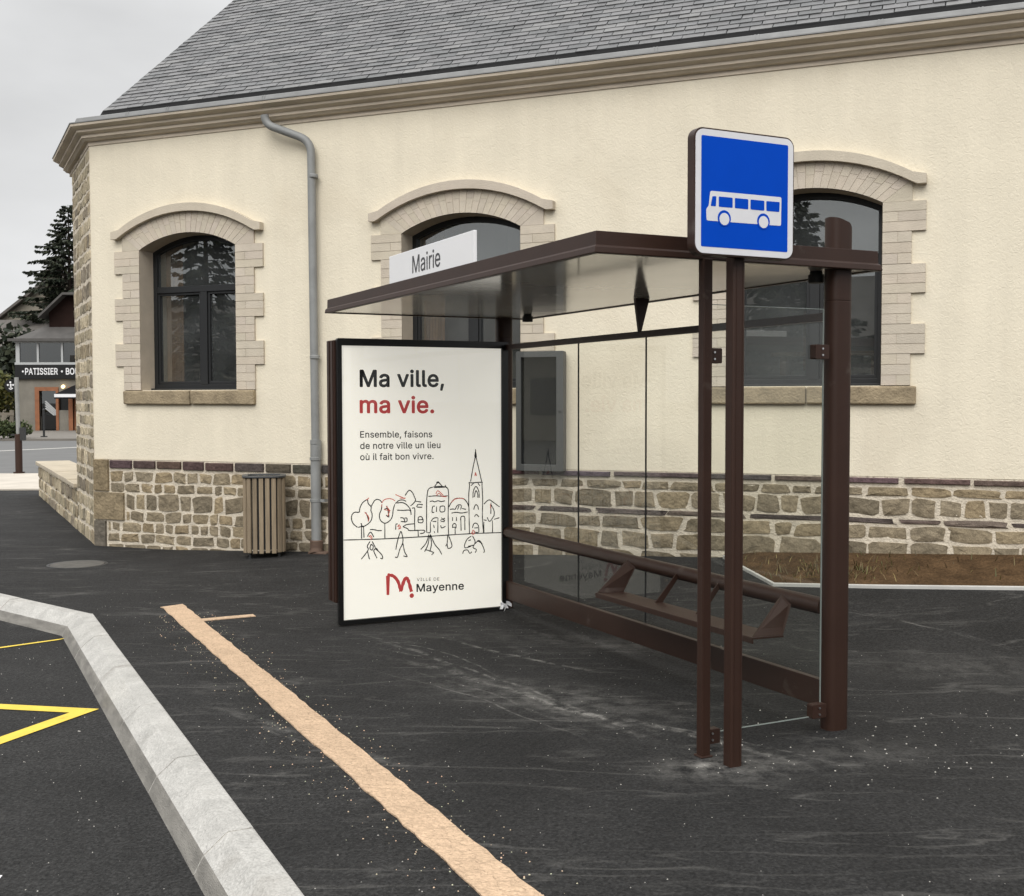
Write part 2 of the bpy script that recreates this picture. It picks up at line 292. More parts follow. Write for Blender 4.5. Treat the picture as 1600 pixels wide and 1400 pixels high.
M_iron = material('dark_iron', (.02, .021, .022), rough=.5)
M_manhole = material('cast_iron_cover', (.085, .08, .07), rough=.7, var=.3, vscale=12, bump=.004, bscale=90)
M_peb = material('pebble', (1, 1, 1), rough=.9, tint=True)
G_shelter = glass('shelter_glass', (.975, .98, .97), f0=.015, sch=.26, dust_or_haze=.003)
M_soffit = material('pale_glossy_soffit', (.46, .45, .425), rough=.11, spec=.5, var=.08, vscale=1.5, bump=.002, bscale=1.4)
G_win = glass('window_glass', (.78, .80, .80), f0=.15, dust_or_haze=.075, hazecol=(.40, .42, .42))  # grey haze added over the panes to brighten their dark tone
G_case = glass('cabinet_glass', (.45, .46, .48), f0=.12)
M_baker = material('bakery_render', (.20, .185, .155), rough=.95, var=.2, vscale=.9, bump=.02, bscale=3)
M_doorwood = material('orange_door_wood', (.26, .10, .042), rough=.6, var=.2, vscale=3)
M_roofgrey = material('bakery_roof', (.085, .08, .075), rough=.8, var=.2, vscale=2)
M_gable = material('dark_brown_gable', (.018, .009, .007), rough=.85, spec=.15, var=.3, vscale=1)
M_whiteframe = material('pale_window_frame', (.42, .43, .43), rough=.5)
M_awning = material('black_awning', (.008, .008, .009), rough=.85, spec=.2)
M_house = material('beige_house', (.26, .235, .19), rough=.95, var=.15, vscale=.6)
M_houseroof = material('grey_house_roof', (.11, .10, .09), rough=.85, var=.25, vscale=1.5)
M_fence = material('weathered_fence', (.16, .14, .11), rough=.9, var=.3, vscale=2)
G_far = glass('bakery_glass', (.35, .37, .38), f0=.14)
M_lamp = material('warm_lamp', (1.0, .72, .36), emis=2.2)

# ------------------------------------------------------------------ lettering (outline data, 1000 units per em)
GLYPH = {' ':(187,""),',':(188,"38,-119 68,71 137,71 84,-119"),'.':(188,"95,-4 86,-4 78,-1 70,3 63,9 57,16 53,24 50,32 50,41 50,50 53,59 57,66 63,73 70,79 78,83 86,86 95,87 104,86 113,83 121,79 128,73 134,66 138,59 140,50 141,41 140,32 138,24 134,16 128,9 121,3 113,-1 104,-4"),'A':(480,"16,0 201,509 276,509 463,0 395,0 287,302 264,372 239,456 213,371 191,302 85,0|110,142 110,199 370,199 370,142"),'B':(456,"60,0 60,509 241,509 266,508 289,504 310,499 329,491 345,481 359,469 371,456 381,442 388,426 394,410 397,392 398,374 397,358 395,344 392,331 387,320 380,310 373,301 365,293 356,286 347,280 336,275 326,270 315,267 315,262 327,261 339,257 351,252 363,245 374,237 385,227 394,216 402,203 409,189 414,173 417,155 418,136 417,117 413,100 408,83 400,67 390,52 377,39 362,28 344,18 324,10 301,4 275,1 247,0|125,57 245,57 272,58 296,63 315,70 330,80 341,92 349,105 354,120 355,137 355,149 352,161 348,173 342,184 335,194 327,203 317,211 306,218 293,224 279,228 264,230 248,231 125,231|125,285 238,285 252,286 265,288 277,291 288,296 299,302 308,309 316,317 323,326 329,337 333,348 335,359 336,372 334,388 330,403 323,417 313,429 299,439 283,446 263,450 240,452 125,452"),'D':(502,"219,0 96,0 96,57 215,57 244,58 272,63 296,70 318,81 337,94 354,110 368,128 379,149 388,172 394,198 398,226 399,255 398,285 394,312 388,337 379,361 368,381 354,399 338,415 320,428 299,438 275,446 249,450 221,452 93,452 93,509 225,509 261,507 294,501 325,492 353,478 377,461 399,441 418,418 433,391 446,361 455,329 460,293 462,255 460,217 455,181 446,149 433,119 417,92 398,68 376,48 351,31 322,17 291,8 256,2|125,509 125,0 60,0 60,509"),'E':(419,"60,0 60,509 372,509 372,452 125,452 125,286 355,286 355,229 125,229 125,57 375,57 375,0"),'G':(520,"269,-7 236,-5 205,1 176,11 149,25 125,43 104,64 85,88 69,116 57,146 47,179 42,215 40,254 42,293 47,329 57,362 69,393 85,421 103,445 125,466 149,484 175,498 203,508 233,514 265,516 285,515 304,513 322,509 340,504 358,497 374,489 389,480 403,469 416,458 429,445 439,431 449,416 458,401 465,384 470,367 474,349 408,349 404,361 399,372 393,383 387,393 380,403 373,411 365,420 356,427 347,434 337,439 326,444 315,448 304,452 291,454 279,455 265,456 243,454 222,450 202,443 183,432 166,419 150,404 137,385 125,364 116,340 109,314 105,285 103,254 105,223 109,194 116,168 125,145 137,124 151,105 166,90 184,76 203,66 224,59 246,54 269,53 290,54 309,57 328,63 345,71 360,81 374,93 386,107 396,123 404,141 410,160 414,180 415,199 283,199 283,256 478,256 478,200 476,170 471,141 463,115 451,91 436,69 419,50 399,33 377,19 352,8 326,0 298,-5"),'I':(301,"31,0 31,57 118,57 118,452 31,452 31,509 269,509 269,452 183,452 183,57 269,57 269,0"),'L':(393,"60,0 60,509 125,509 125,57 361,57 361,0"),'M':(628,"60,0 60,509 152,509 277,187 287,159 299,123 311,84 315,73 318,83 330,121 342,158 352,187 476,509 568,509 568,0 504,0 504,291 504,327 505,369 506,413 507,436 498,409 482,363 467,322 456,291 342,0 286,0 170,291 159,321 145,361 129,408 120,435 120,416 121,372 122,328 122,291 122,0"),'N':(523,"60,0 60,509 136,509 343,183 363,151 388,107 403,76 401,108 399,157 399,195 399,509 463,509 463,0 387,0 202,290 177,331 148,381 120,431 122,384 124,328 125,291 125,0"),'O':(533,"267,-7 235,-5 205,1 177,11 150,25 126,42 105,63 86,88 70,115 57,146 48,179 42,215 40,254 42,293 48,329 57,362 70,393 86,421 105,445 126,466 150,484 177,498 205,508 235,514 267,516 299,514 329,508 357,498 384,484 408,466 429,445 448,421 464,393 477,362 486,329 491,293 493,254 491,215 486,179 477,146 464,115 448,88 429,63 408,42 384,25 357,11 329,1 299,-5|267,53 289,54 310,59 330,66 349,76 367,89 383,105 396,123 408,144 418,168 425,194 429,223 430,254 429,286 425,314 418,341 408,365 396,386 383,404 367,420 349,433 330,443 310,450 289,454 267,456 245,454 223,450 203,443 184,433 167,420 151,404 137,385 125,364 116,340 109,314 105,285 103,254 105,223 109,194 116,168 125,144 137,123 151,105 167,89 184,76 203,66 223,59 245,54"),'P':(445,"125,242 233,242 252,243 269,246 284,250 297,256 308,264 318,272 327,282 333,294 338,306 342,319 344,333 344,348 344,362 342,376 338,389 333,402 326,413 318,423 308,431 297,439 284,444 268,449 251,451 232,452 125,452|60,0 60,509 235,509 263,507 289,503 312,497 332,487 350,476 366,462 379,447 390,430 398,411 404,391 407,370 409,348 407,325 404,304 398,284 390,265 379,248 366,233 350,219 332,207 312,198 289,191 263,187 235,186 125,186 125,0"),'R':(449,"125,198 96,198 96,255 125,255|125,255 234,255 252,256 269,258 284,262 298,267 309,273 319,281 327,290 334,300 339,312 342,324 344,338 345,352 344,367 342,380 339,393 334,405 327,415 319,425 309,433 298,440 284,445 269,449 252,451 233,452 125,452|60,0 60,509 236,509 264,507 290,504 313,497 333,489 351,478 367,465 380,450 390,433 399,415 405,395 408,374 409,352 408,330 405,309 399,290 390,271 380,255 367,240 351,228 333,217 312,209 289,203 264,199 236,198 125,198 125,0|353,0 230,229 303,229 428,0"),'S':(447,"224,-9 197,-8 172,-4 149,1 128,9 108,19 91,31 76,45 64,60 54,77 46,96 41,115 38,137 104,137 107,123 110,110 116,98 123,88 132,79 142,71 154,64 166,59 180,55 194,52 209,50 224,49 241,50 257,52 272,55 286,60 299,66 311,74 321,82 329,92 336,102 341,114 345,126 346,139 345,151 342,161 338,171 332,179 325,186 316,193 307,199 296,205 284,209 272,214 259,218 245,222 184,239 154,249 128,260 105,274 86,289 71,307 60,326 54,348 52,372 53,393 58,413 65,431 75,448 87,463 102,476 119,488 138,498 158,506 180,511 203,514 227,516 252,514 275,511 296,505 316,498 334,488 351,476 365,463 377,449 387,433 394,415 399,397 401,378 337,378 334,396 326,412 316,426 302,437 286,447 267,453 247,457 225,459 209,458 194,456 180,452 167,448 156,442 145,435 136,427 129,418 123,409 118,398 116,387 115,376 116,363 119,352 124,342 131,334 139,326 148,319 158,313 169,308 180,304 191,300 202,296 212,293 264,279 312,264 324,258 336,252 347,245 359,238 369,229 379,220 387,209 395,198 401,185 405,171 407,155 408,139 407,118 403,99 396,81 386,64 374,48 360,34 343,21 323,11 302,2 278,-4 252,-8"),'T':(449,"32,452 32,509 417,509 417,452 257,452 257,0 193,0 193,452"),'U':(517,"259,-8 230,-7 203,-2 177,5 154,15 133,28 114,43 98,60 85,80 74,101 66,124 62,148 60,173 60,509 124,509 124,178 125,160 128,144 133,128 141,113 150,99 160,87 173,77 187,68 203,61 220,56 239,53 259,52 279,53 298,56 315,61 331,68 345,77 357,87 368,99 377,113 384,128 389,144 392,160 393,178 393,509 457,509 457,173 456,148 451,124 443,101 433,80 419,60 403,43 384,28 363,15 340,5 315,-2 288,-7"),'V':(480,"204,0 16,509 84,509 192,206 215,137 241,52 267,138 290,206 395,509 463,509 278,0"),'a':(389,"160,-9 142,-8 126,-5 110,-1 94,5 80,12 68,22 57,32 48,45 40,58 35,73 31,90 30,108 31,123 34,138 38,150 43,161 50,171 58,179 67,187 78,193 89,199 100,203 112,207 125,211 178,220 234,227 244,228 252,230 259,232 265,235 270,238 273,243 275,248 276,255 276,257 275,268 273,279 271,288 267,297 262,304 256,311 248,317 240,322 230,326 220,329 208,330 196,331 183,330 171,329 159,326 149,322 140,318 132,313 124,307 118,301 112,294 107,288 103,281 100,274 41,291 48,308 57,322 67,335 79,346 91,355 104,364 118,370 133,375 148,379 163,382 179,384 194,384 204,384 215,383 227,382 239,379 251,376 263,372 275,367 286,360 296,353 306,343 315,333 322,320 329,306 333,290 336,272 337,251 337,0 277,0 277,52 272,52 269,45 264,38 258,32 252,25 244,18 236,12 226,6 215,1 203,-3 190,-6 176,-8|170,45 187,46 202,49 216,53 228,59 239,66 248,74 257,83 263,93 269,104 272,115 275,126 276,138 276,190 273,188 270,186 265,184 259,182 231,176 200,171 175,168 165,166 154,164 144,162 134,159 125,155 117,150 110,145 103,139 98,132 95,124 93,115 92,105 92,95 94,87 98,79 102,72 107,66 114,61 121,56 130,52 139,49 149,47 159,46"),'b':(424,"229,-8 213,-7 198,-5 184,-1 172,4 162,10 153,17 145,24 138,31 118,59 112,59 112,0 53,0 53,509 114,509 114,319 118,319 137,346 144,353 152,360 161,367 171,373 183,378 197,381 212,384 229,384 252,383 274,378 294,371 313,361 330,347 345,332 359,313 370,293 379,270 385,245 389,218 390,189 389,160 385,133 379,108 370,84 359,64 346,45 330,29 313,16 294,5 274,-2 252,-7|220,47 237,48 253,51 267,57 279,66 291,76 301,88 309,101 316,117 321,133 325,151 327,170 328,189 327,209 325,227 321,245 316,261 309,276 301,290 291,301 280,311 267,319 253,325 237,329 220,330 203,329 188,325 174,320 161,312 150,302 140,291 132,278 125,263 120,247 116,229 113,210 113,189 113,169 116,150 120,132 125,115 132,100 140,86 150,75 162,65 174,57 188,51 204,48"),'d':(424,"195,-8 172,-7 151,-2 130,5 111,16 94,29 79,45 66,64 55,84 46,108 39,133 35,160 34,189 35,218 39,245 46,270 55,293 66,313 79,332 95,347 112,361 131,371 151,378 173,383 196,384 213,384 228,381 241,378 253,373 263,367 272,360 280,353 287,346 306,319 311,319 311,509 372,509 372,0 313,0 313,59 307,59 287,31 280,24 272,17 263,10 252,4 241,-1 227,-5 212,-7|205,47 221,48 236,51 250,57 263,65 274,75 284,86 293,100 299,115 305,132 309,150 311,169 312,189 311,210 309,229 305,247 300,263 293,278 284,291 275,302 263,312 251,320 237,325 221,329 205,330 187,329 172,325 157,319 145,311 133,301 124,290 115,276 108,261 103,245 99,227 97,209 96,189 97,170 99,151 103,133 109,117 115,101 124,88 134,76 145,66 158,57 172,51 188,48"),'e':(404,"97,221 309,221 307,237 303,254 298,269 291,282 283,294 273,305 263,314 250,321 237,326 222,329 205,330 189,329 173,326 159,321 146,313 135,304 125,294 116,282 109,270 103,256 99,241 97,226|212,-8 185,-7 161,-2 138,6 117,16 98,30 82,46 68,64 56,85 46,108 40,132 35,159 34,187 35,215 39,242 46,267 55,290 67,311 81,329 97,346 115,359 135,370 157,378 180,383 205,384 221,384 236,382 251,379 266,374 280,368 294,361 307,351 319,341 331,329 341,315 350,299 357,282 363,263 368,242 370,219 371,194 371,169 96,169 97,157 100,139 104,122 110,106 118,92 128,80 139,70 151,61 165,55 179,50 195,47 212,46 224,47 234,48 244,50 254,53 263,56 271,61 278,66 285,73 292,80 297,88 302,96 306,105 365,91 360,77 353,63 345,51 335,39 324,29 311,19 298,11 283,4 266,-1 249,-5 231,-7"),'f':(254,"228,379 228,327 6,327 6,379|81,0 81,432 82,447 84,461 89,474 96,486 104,496 113,505 124,513 135,519 148,524 161,527 174,529 187,530 197,530 207,529 215,528 222,527 243,521 227,468 215,472 195,474 182,473 171,470 162,466 154,460 149,452 145,443 142,431 142,419 142,0"),'i':(167,"53,0 53,379 114,379 114,0|84,443 75,444 67,446 60,449 54,455 48,461 44,468 42,475 41,483 42,491 44,499 48,506 54,512 60,517 67,521 75,523 84,524 92,523 100,521 107,517 114,512 119,506 123,499 126,491 126,483 126,475 123,468 119,461 114,455 107,449 100,446 92,444"),'l':(189,"139,-2 119,-1 101,3 86,10 74,20 65,33 58,47 54,65 53,84 53,509 114,509 114,99 114,87 115,77 117,68 120,62 124,58 130,54 137,53 146,52 160,53 170,54 181,3 162,-1"),'m':(610,"53,0 53,379 112,379 112,295 108,295 112,310 118,323 125,335 132,346 141,355 151,363 161,370 172,376 183,380 195,384 207,386 219,386 239,385 257,380 273,372 287,361 299,347 309,331 316,314 317,309 322,321 329,332 337,343 347,353 357,361 368,369 381,375 394,380 407,383 422,385 437,386 453,385 468,383 483,378 497,372 510,364 522,354 532,342 541,328 548,313 553,296 556,276 557,255 557,0 496,0 496,254 494,273 490,289 483,302 473,313 460,321 447,326 433,329 419,330 406,330 395,328 384,324 374,320 365,314 358,307 351,299 345,290 341,280 338,270 336,259 335,247 335,0 274,0 274,260 273,275 269,288 262,301 253,311 242,320 229,326 215,329 199,330 188,330 178,328 168,325 158,320 148,314 140,307 132,299 126,289 121,278 117,266 114,253 114,238 114,0"),'n':(410,"114,227 114,0 53,0 53,379 112,379 112,287 102,287 112,312 124,332 137,349 152,362 169,372 187,379 207,383 227,384 246,383 264,380 280,376 295,369 309,360 321,349 332,336 341,321 348,304 353,285 356,264 357,240 357,0 296,0 296,235 295,256 290,275 283,291 273,304 260,315 246,323 229,328 210,329 197,328 184,326 172,322 161,317 150,311 141,303 133,293 126,283 121,271 117,257 114,243"),'o':(415,"207,-8 182,-7 159,-2 137,6 117,16 98,30 82,46 68,64 56,85 46,108 40,133 36,159 34,187 36,216 40,243 46,268 56,291 68,312 82,330 98,346 117,360 137,371 159,378 182,383 207,384 233,383 256,378 278,371 299,360 317,346 333,330 347,312 359,291 369,268 376,243 380,216 381,187 380,159 376,133 369,108 359,85 347,64 333,46 317,30 299,16 278,6 256,-2 233,-7|207,46 226,48 242,51 257,57 270,66 282,76 292,89 300,102 307,117 312,134 316,151 318,169 319,187 318,206 316,224 312,242 307,258 300,274 292,287 282,300 270,310 257,319 242,325 226,329 207,330 189,329 173,325 158,319 145,310 134,300 124,287 115,274 108,258 103,242 99,224 97,206 96,187 97,169 99,151 103,134 108,117 115,102 124,89 134,76 145,66 158,57 173,51 189,48"),'r':(259,"53,0 53,379 112,379 112,321 115,321 122,335 130,347 140,358 152,367 166,375 181,380 196,384 213,385 229,384 243,384 243,322 230,324 207,326 194,325 182,323 170,319 159,315 149,309 140,301 132,293 126,284 121,273 117,262 114,250 114,237 114,0"),'s':(365,"182,-8 163,-7 145,-5 128,-2 112,3 98,10 84,18 72,27 62,38 53,50 45,63 40,78 36,94 94,107 99,92 105,79 114,69 124,60 136,54 150,49 165,46 181,45 200,46 217,50 232,55 244,62 255,71 262,81 267,91 268,103 267,112 265,121 260,129 254,136 246,142 237,147 225,151 212,155 149,170 125,177 104,186 87,196 72,208 61,222 53,237 48,255 47,274 48,290 51,305 57,319 65,332 75,343 87,354 100,363 115,370 131,377 149,381 167,384 187,384 206,384 223,381 239,378 254,372 267,366 279,358 290,349 299,339 307,328 314,316 319,303 324,290 268,277 264,288 258,298 251,307 243,316 232,323 219,328 205,331 187,333 171,332 156,329 143,324 131,317 121,308 114,299 110,289 109,277 110,267 112,258 117,250 124,243 133,237 144,232 157,227 172,223 229,209 254,202 275,194 292,183 306,171 317,158 325,142 330,125 331,107 330,90 326,75 321,61 312,47 302,35 290,24 276,15 260,6 242,0 223,-5 203,-7"),'t':(227,"204,379 204,327 6,327 6,379|65,471 126,471 126,98 127,86 128,76 132,68 136,61 142,56 150,53 159,51 170,50 185,51 202,54 213,2 192,-3 168,-4 145,-3 125,2 107,10 92,21 80,35 72,52 67,71 65,93"),'u':(410,"182,-5 164,-4 146,-1 130,4 115,11 101,20 89,31 78,44 69,59 62,76 57,95 54,116 53,139 53,379 114,379 114,144 115,123 119,105 127,89 137,75 150,64 164,56 181,52 200,50 213,51 226,53 238,57 249,62 259,69 268,77 276,86 283,97 289,109 293,122 295,137 296,153 296,379 357,379 357,0 298,0 298,70 297,67 286,47 272,30 257,17 240,7 222,0 203,-4"),'v':(389,"163,0 17,379 84,379 165,155 171,138 177,121 182,104 187,87 195,59 203,87 207,104 213,121 218,138 224,155 305,379 371,379 226,0"),'y':(389,"47,-139 61,-86 71,-87 80,-89 88,-90 96,-90 104,-89 111,-87 118,-84 124,-80 130,-74 136,-67 141,-58 146,-48 151,-36 163,-1 17,379 84,379 165,155 171,138 177,121 182,104 187,87 195,60 202,87 224,155 305,379 371,379 204,-58 198,-72 191,-85 184,-97 177,-107 168,-116 159,-124 150,-130 139,-136 128,-140 117,-143 104,-145 91,-145 65,-143"),'·':(196,"98,196 89,197 81,200 73,204 66,210 60,217 56,224 53,233 52,242 53,251 56,259 60,267 66,274 73,280 81,284 89,287 98,287 107,287 116,284 123,280 130,274 136,267 140,259 143,251 144,242 143,233 140,224 136,217 130,210 123,204 116,200 107,197"),'ù':(410,"182,-5 164,-4 146,-1 130,4 115,11 101,20 89,31 78,44 69,59 62,76 57,95 54,116 53,139 53,379 114,379 114,144 115,123 119,105 127,89 137,75 150,64 164,56 181,52 200,50 213,51 226,53 238,57 249,62 259,69 268,77 276,86 283,97 289,109 293,122 295,137 296,153 296,379 357,379 357,0 298,0 298,70 297,67 286,47 272,30 257,17 240,7 222,0 203,-4|181,429 115,529 183,529 231,429")}
def offset_loop(l, d):
    n = len(l); r = []
    for i in range(n):
        p0, p1, p2 = Vector(l[i-1]), Vector(l[i]), Vector(l[(i+1) % n])
        a = (p1-p0); b = (p2-p1)
        if a.length < 1e-6 or b.length < 1e-6: r.append(tuple(p1)); continue
        a.normalize(); b.normalize(); na = Vector((-a.y, a.x)); nb = Vector((-b.y, b.x)); k = 1+na.dot(nb)
        m = (na+nb)/max(k, .06 if a.x*b.y-a.y*b.x > 0 else .55); r.append(tuple(p1+m*d))
    return r
def text_loops(s, bold=0, track=0):
    x = 0; res = []
    for ch in s:
        adv, dat = GLYPH[ch]; g = []
        for l in (dat.split('|') if dat else []):
            pts = [tuple(float(v) for v in p.split(',')) for p in l.split()]
            g.append([(p[0]+x, p[1]) for p in (offset_loop(pts, bold) if bold else pts)])
        if g:
            ar = lambda l: sum(l[i-1][0]*l[i][1]-l[i][0]*l[i-1][1] for i in range(len(l)))
            sg = 1 if ar(max(g, key=lambda l: abs(ar(l)))) > 0 else -1
            def inside(p, l):
                r = False
                for i in range(len(l)):
                    (x0, y0), (x1, y1) = l[i-1], l[i]
                    if (y0 > p[1]) != (y1 > p[1]) and p[0] < (x1-x0)*(p[1]-y0)/(y1-y0)+x0: r = not r
                return r
            outs = [l for l in g if ar(l)*sg > 0]; holes = [l for l in g if ar(l)*sg <= 0]
            for o_ in outs: res.append([o_]+[h for h in holes if inside(h[0], o_)])
        x += adv+track
    return res, x-track
def put_text(mb, s, p0, p1, cap, mp, d, m, bold=0, track=0, align='fit', x_scale=None):
    # baseline from p0 to p1 (2-D); cap height in metres; stretched along the baseline to end at p1
    gl, wd = text_loops(s, 0, track)
    xs = [p[0] for g in gl for l in g for p in l]; x0, x1 = min(xs), max(xs)
    L = sqrt((p1[0]-p0[0])**2+(p1[1]-p0[1])**2); ux, uy = (p1[0]-p0[0])/L, (p1[1]-p0[1])/L
    sx = L/(x1-x0); sy = cap/(509+2*bold); dd = .00006 if d >= 0 else -.00006
    ofs = [(0, 0)]+([(bold*cos(k*pi/4), bold*sin(k*pi/4)) for k in range(8)] if bold > 0 else [])
    for k, (ox_, oy_) in enumerate(ofs):        # printed heavier by overprinting with a hair's shift
        for g in gl:
            mb.flat([[(p0[0]+(q[0]+ox_-x0)*sx*ux, p0[1]+(q[0]-x0)*sx*uy+(q[1]+oy_+bold)*sy) for q in l] for l in g], mp, d-k*.00006, m)
def stroke(mb, pts, wd, mp, d, m, curve=True):
    # an inked line: smooth ribbon through the points
    P = [Vector(p) for p in pts]
    if curve and len(P) > 2:
        Q = []
        for i in range(len(P)-1):
            a, b, c, e = P[max(i-1, 0)], P[i], P[i+1], P[min(i+2, len(P)-1)]
            for k in range(4):
                t = k/4; Q.append(.5*((2*b)+(c-a)*t+(2*a-5*b+4*c-e)*t*t+(3*b-a-3*c+e)*t**3))
        Q.append(P[-1]); P = Q
    n = len(P); L_, R_ = [], []
    for i in range(n):
        t = P[min(i+1, n-1)]-P[max(i-1, 0)]
        if t.length < 1e-9: t = Vector((1, 0))
        t.normalize(); nn = Vector((-t.y, t.x))*wd*.5*(.8+.4*abs(sin(i*1.7)))
        L_.append(P[i]+nn); R_.append(P[i]-nn)
    vs = [mp(p.x, p.y, d) for p in L_+R_]
    mb.add(vs, [(i, i+1, n+i+1, n+i) for i in range(n-1)], m)
def disc(cx, cy, rx, ry=None, n=28): ry = ry or rx; return [(cx+rx*cos(2*pi*k/n), cy+ry*sin(2*pi*k/n)) for k in range(n)]
def rrect(x0, x1, z0, z1, r, n=6):
    o = []
    for cx, cz, a in ((x1-r, z1-r, 0), (x0+r, z1-r, 90), (x0+r, z0+r, 180), (x1-r, z0+r, 270)):
        o += [(cx+r*cos(radians(a+90*k/n)), cz+r*sin(radians(a+90*k/n))) for k in range(n+1)]
    return o
# ------------------------------------------------------------------ the two frames of the place
SO = Vector((1.56867, 5.54179, 0)); SYAW = .46244          # bus shelter: x across (away from the road), y along the kerb
FO = Vector((-4.63323, 12.85264, 0)); FYAW = -.39640       # town hall: x along the facade, y into the building
vS = Vector((cos(SYAW), sin(SYAW), 0)); uS = Vector((-sin(SYAW), cos(SYAW), 0))
uF = Vector((cos(FYAW), sin(FYAW), 0)); iF = Vector((-sin(FYAW), cos(FYAW), 0))
def S2W(b, a, z=0): return SO+vS*b+uS*a+Vector((0, 0, z))
def W2F(p): q = Vector(p)-FO; return (q.dot(uF), q.dot(iF), q.z)
def W2S(p): q = Vector(p)-SO; return (q.dot(vS), q.dot(uS), q.z)
def S2F(b, a, z=0): return W2F(S2W(b, a, z))
def rise(u, n):      # the pavement climbs a little along the facade
    return .038*max(0, min(u, 11)-1.0)*max(0, min(1, (2.2-n)/2.2))
def ground_z(b, a):
    x, y, _ = S2F(b, a); return rise(x, -y)

# ================================================================== ground, road, pavement
mb = MB(); R = 900
mb.add([(-R, -R, -.135), (R, -R, -.135), (R, R, -.135), (-R, R, -.135)], [(0, 1, 2, 3)])
setting(mb.build('road', M_road))
def kb(a): return -2.84 if a < 4.9 else -2.84-.43*(a-4.9)
al = [-18, -14, -10]+[-8+.25*i for i in range(0, 93)]+[16, 17, 18.5, 20, 22, 25, 30, 36, 42, 50, 60, 72, 90]
sl_ = [.04*i for i in (0,)]+[.25*i for i in range(1, 46)]+[12, 13, 15, 18, 22, 28, 36, 48]
mb = MB(); vs = []
for a in al:
    for s_ in sl_:
        b = kb(a)+s_; vs.append(tuple(S2W(b, a, ground_z(b, a))))
k = len(sl_); fs = [(i*k+j, i*k+j+1, (i+1)*k+j+1, (i+1)*k+j) for i in range(len(al)-1) for j in range(k-1)]
mb.add(vs, fs, 0, True); setting(mb.build('pavement', M_asph, recalc=False))
# kerb of granite lengths
ST = thing  # alias
path = [S2W(-2.84, -16)]+[S2W(-2.84, -15+a) for a in range(0, 20)]+[S2W(-2.84, 4.9)]+[S2W(kb(4.9+x), 4.9+x) for x in (1.0, 2.0, 3.0, 4.0, 6, 8, 10, 14)]
path = [(p.x, p.y) for p in path]
# offset must point to the road, which lies on the left of travel
prof = [(.012, -.06), (.004, .004), (-.004, .0065), (-.088, .0065), (-.098, .002), (-.180, -.066), (-.187, -.076), (-.222, -.14), (-.05, -.14)]
mb = MB()
for i in range(len(path)-1):
    # keep mitres by sweeping with neighbours, then trimming a joint
    seg = [Vector(path[i]), Vector(path[i+1])]; d = (seg[1]-seg[0]).normalized()
    def mit(j):
        P = [Vector(p) for p in path]; ds = []
        if j > 0: ds.append((P[j]-P[j-1]).normalized())
        if j < len(P)-1: ds.append((P[j+1]-P[j]).normalized())
        ns = [Vector((q.y, -q.x)) for q in ds]
        return ns[0] if len(ns) == 1 else (ns[0]+ns[1])/(1+ns[0].dot(ns[1]))
    m0, m1 = mit(i), mit(i+1); jit = rng.uniform(-.0015, .0015)
    A = [(seg[0].x+m0.x*o+d.x*.0045, seg[0].y+m0.y*o+d.y*.0045, z+jit) for o, z in prof]
    B = [(seg[1].x+m1.x*o-d.x*.0045, seg[1].y+m1.y*o-d.y*.0045, z+jit) for o, z in prof]
    n = len(prof); mb.add(A+B, [(j, (j+1) % n, n+(j+1) % n, n+j) for j in range(n) if j not in (5, 6)]+[tuple(range(n)), tuple(range(n, 2*n))])
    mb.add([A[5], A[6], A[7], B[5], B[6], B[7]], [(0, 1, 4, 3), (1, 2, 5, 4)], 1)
    
mb.sweep(path, [(.008, -.06), (.001, .0015), (-.087, .0032), (-.097, -.001), (-.177, -.068), (-.216, -.139), (-.05, -.139)], 2, True)
setting(mb.build('kerb', [M_kerb, material('darker_granite', (.20, .19, .17), rough=.9, var=.35, vscale=5, bump=.006, bscale=60, stretch=(1, 1, 4)), material('kerb_mortar', (.52, .49, .44), rough=.95)]))  # second slot: darker granite tone on the lower kerb face
# beige resin guide strip with its short cross bar
mb = MB(); E0 = [(-2.325, -16)]; 
left, right = [], []
a = -14.0
while a < 4.97:
    left.append((-2.322+rng.uniform(-.006, .006), a)); right.append((-2.152+rng.uniform(-.006, .006), a)); a += .09
left.append((-2.335, 4.95)); right.append((-2.155, 5.01))
loop = left+right[::-1]
mb.prism([loop], lambda x, y, d: tuple(S2W(x, y, d)), .001, .0075)
mb.prism([[(-2.149, 4.235), (-1.765, 4.245), (-1.765, 4.335), (-2.149, 4.325)]], lambda x, y, d: tuple(S2W(x, y, d)), .001, .006)
setting(mb.build('guide_strip', M_beige))
# yellow bus-stop zigzag on the road
mb = MB()
def road_band(p, q, wd, z=-.131):
    p, q = Vector(p), Vector(q); d = (q-p).normalized(); n = Vector((-d.y, d.x))*wd/2
    mb.add([(*(p-n), z), (*(q-n), z), (*(q+n), z), (*(p+n), z)], [(0, 1, 2, 3)])
zp = -.131
def Pl(pts): mb.add([(x, y, zp) for x, y in pts], [tuple(range(len(pts)))])
v0 = Vector((-2.33, 6.47)); d1 = (Vector((-2.95, 6.60))-Vector((-2.35, 6.49))).normalized(); d2 = (Vector((-2.60, 5.79))-Vector((-2.35, 6.43))).normalized()
n1 = Vector((d1.y, -d1.x)); n2 = Vector((-d2.y, d2.x)); wz = .10
if n1.dot(d2) < 0: n1 = -n1
if n2.dot(d1) < 0: n2 = -n2
# inner corner = intersection of the two inner edges
den = d1.x*(-d2.y)+d2.x*d1.y; rhs = (v0+n2*wz)-(v0+n1*wz)
t1 = (rhs.x*(-d2.y)+d2.x*rhs.y)/den; inner = v0+n1*wz+d1*t1
Pl([v0, v0+d1*7, v0+d1*7+n1*wz, inner]); Pl([v0, inner, v0+d2*6+n2*wz, v0+d2*6])
Pl([(-3.26, 8.44), (-3.30, 8.36), (-6.8, 5.15), (-6.84, 5.25)])
setting(mb.build('road_marking', M_yellow))
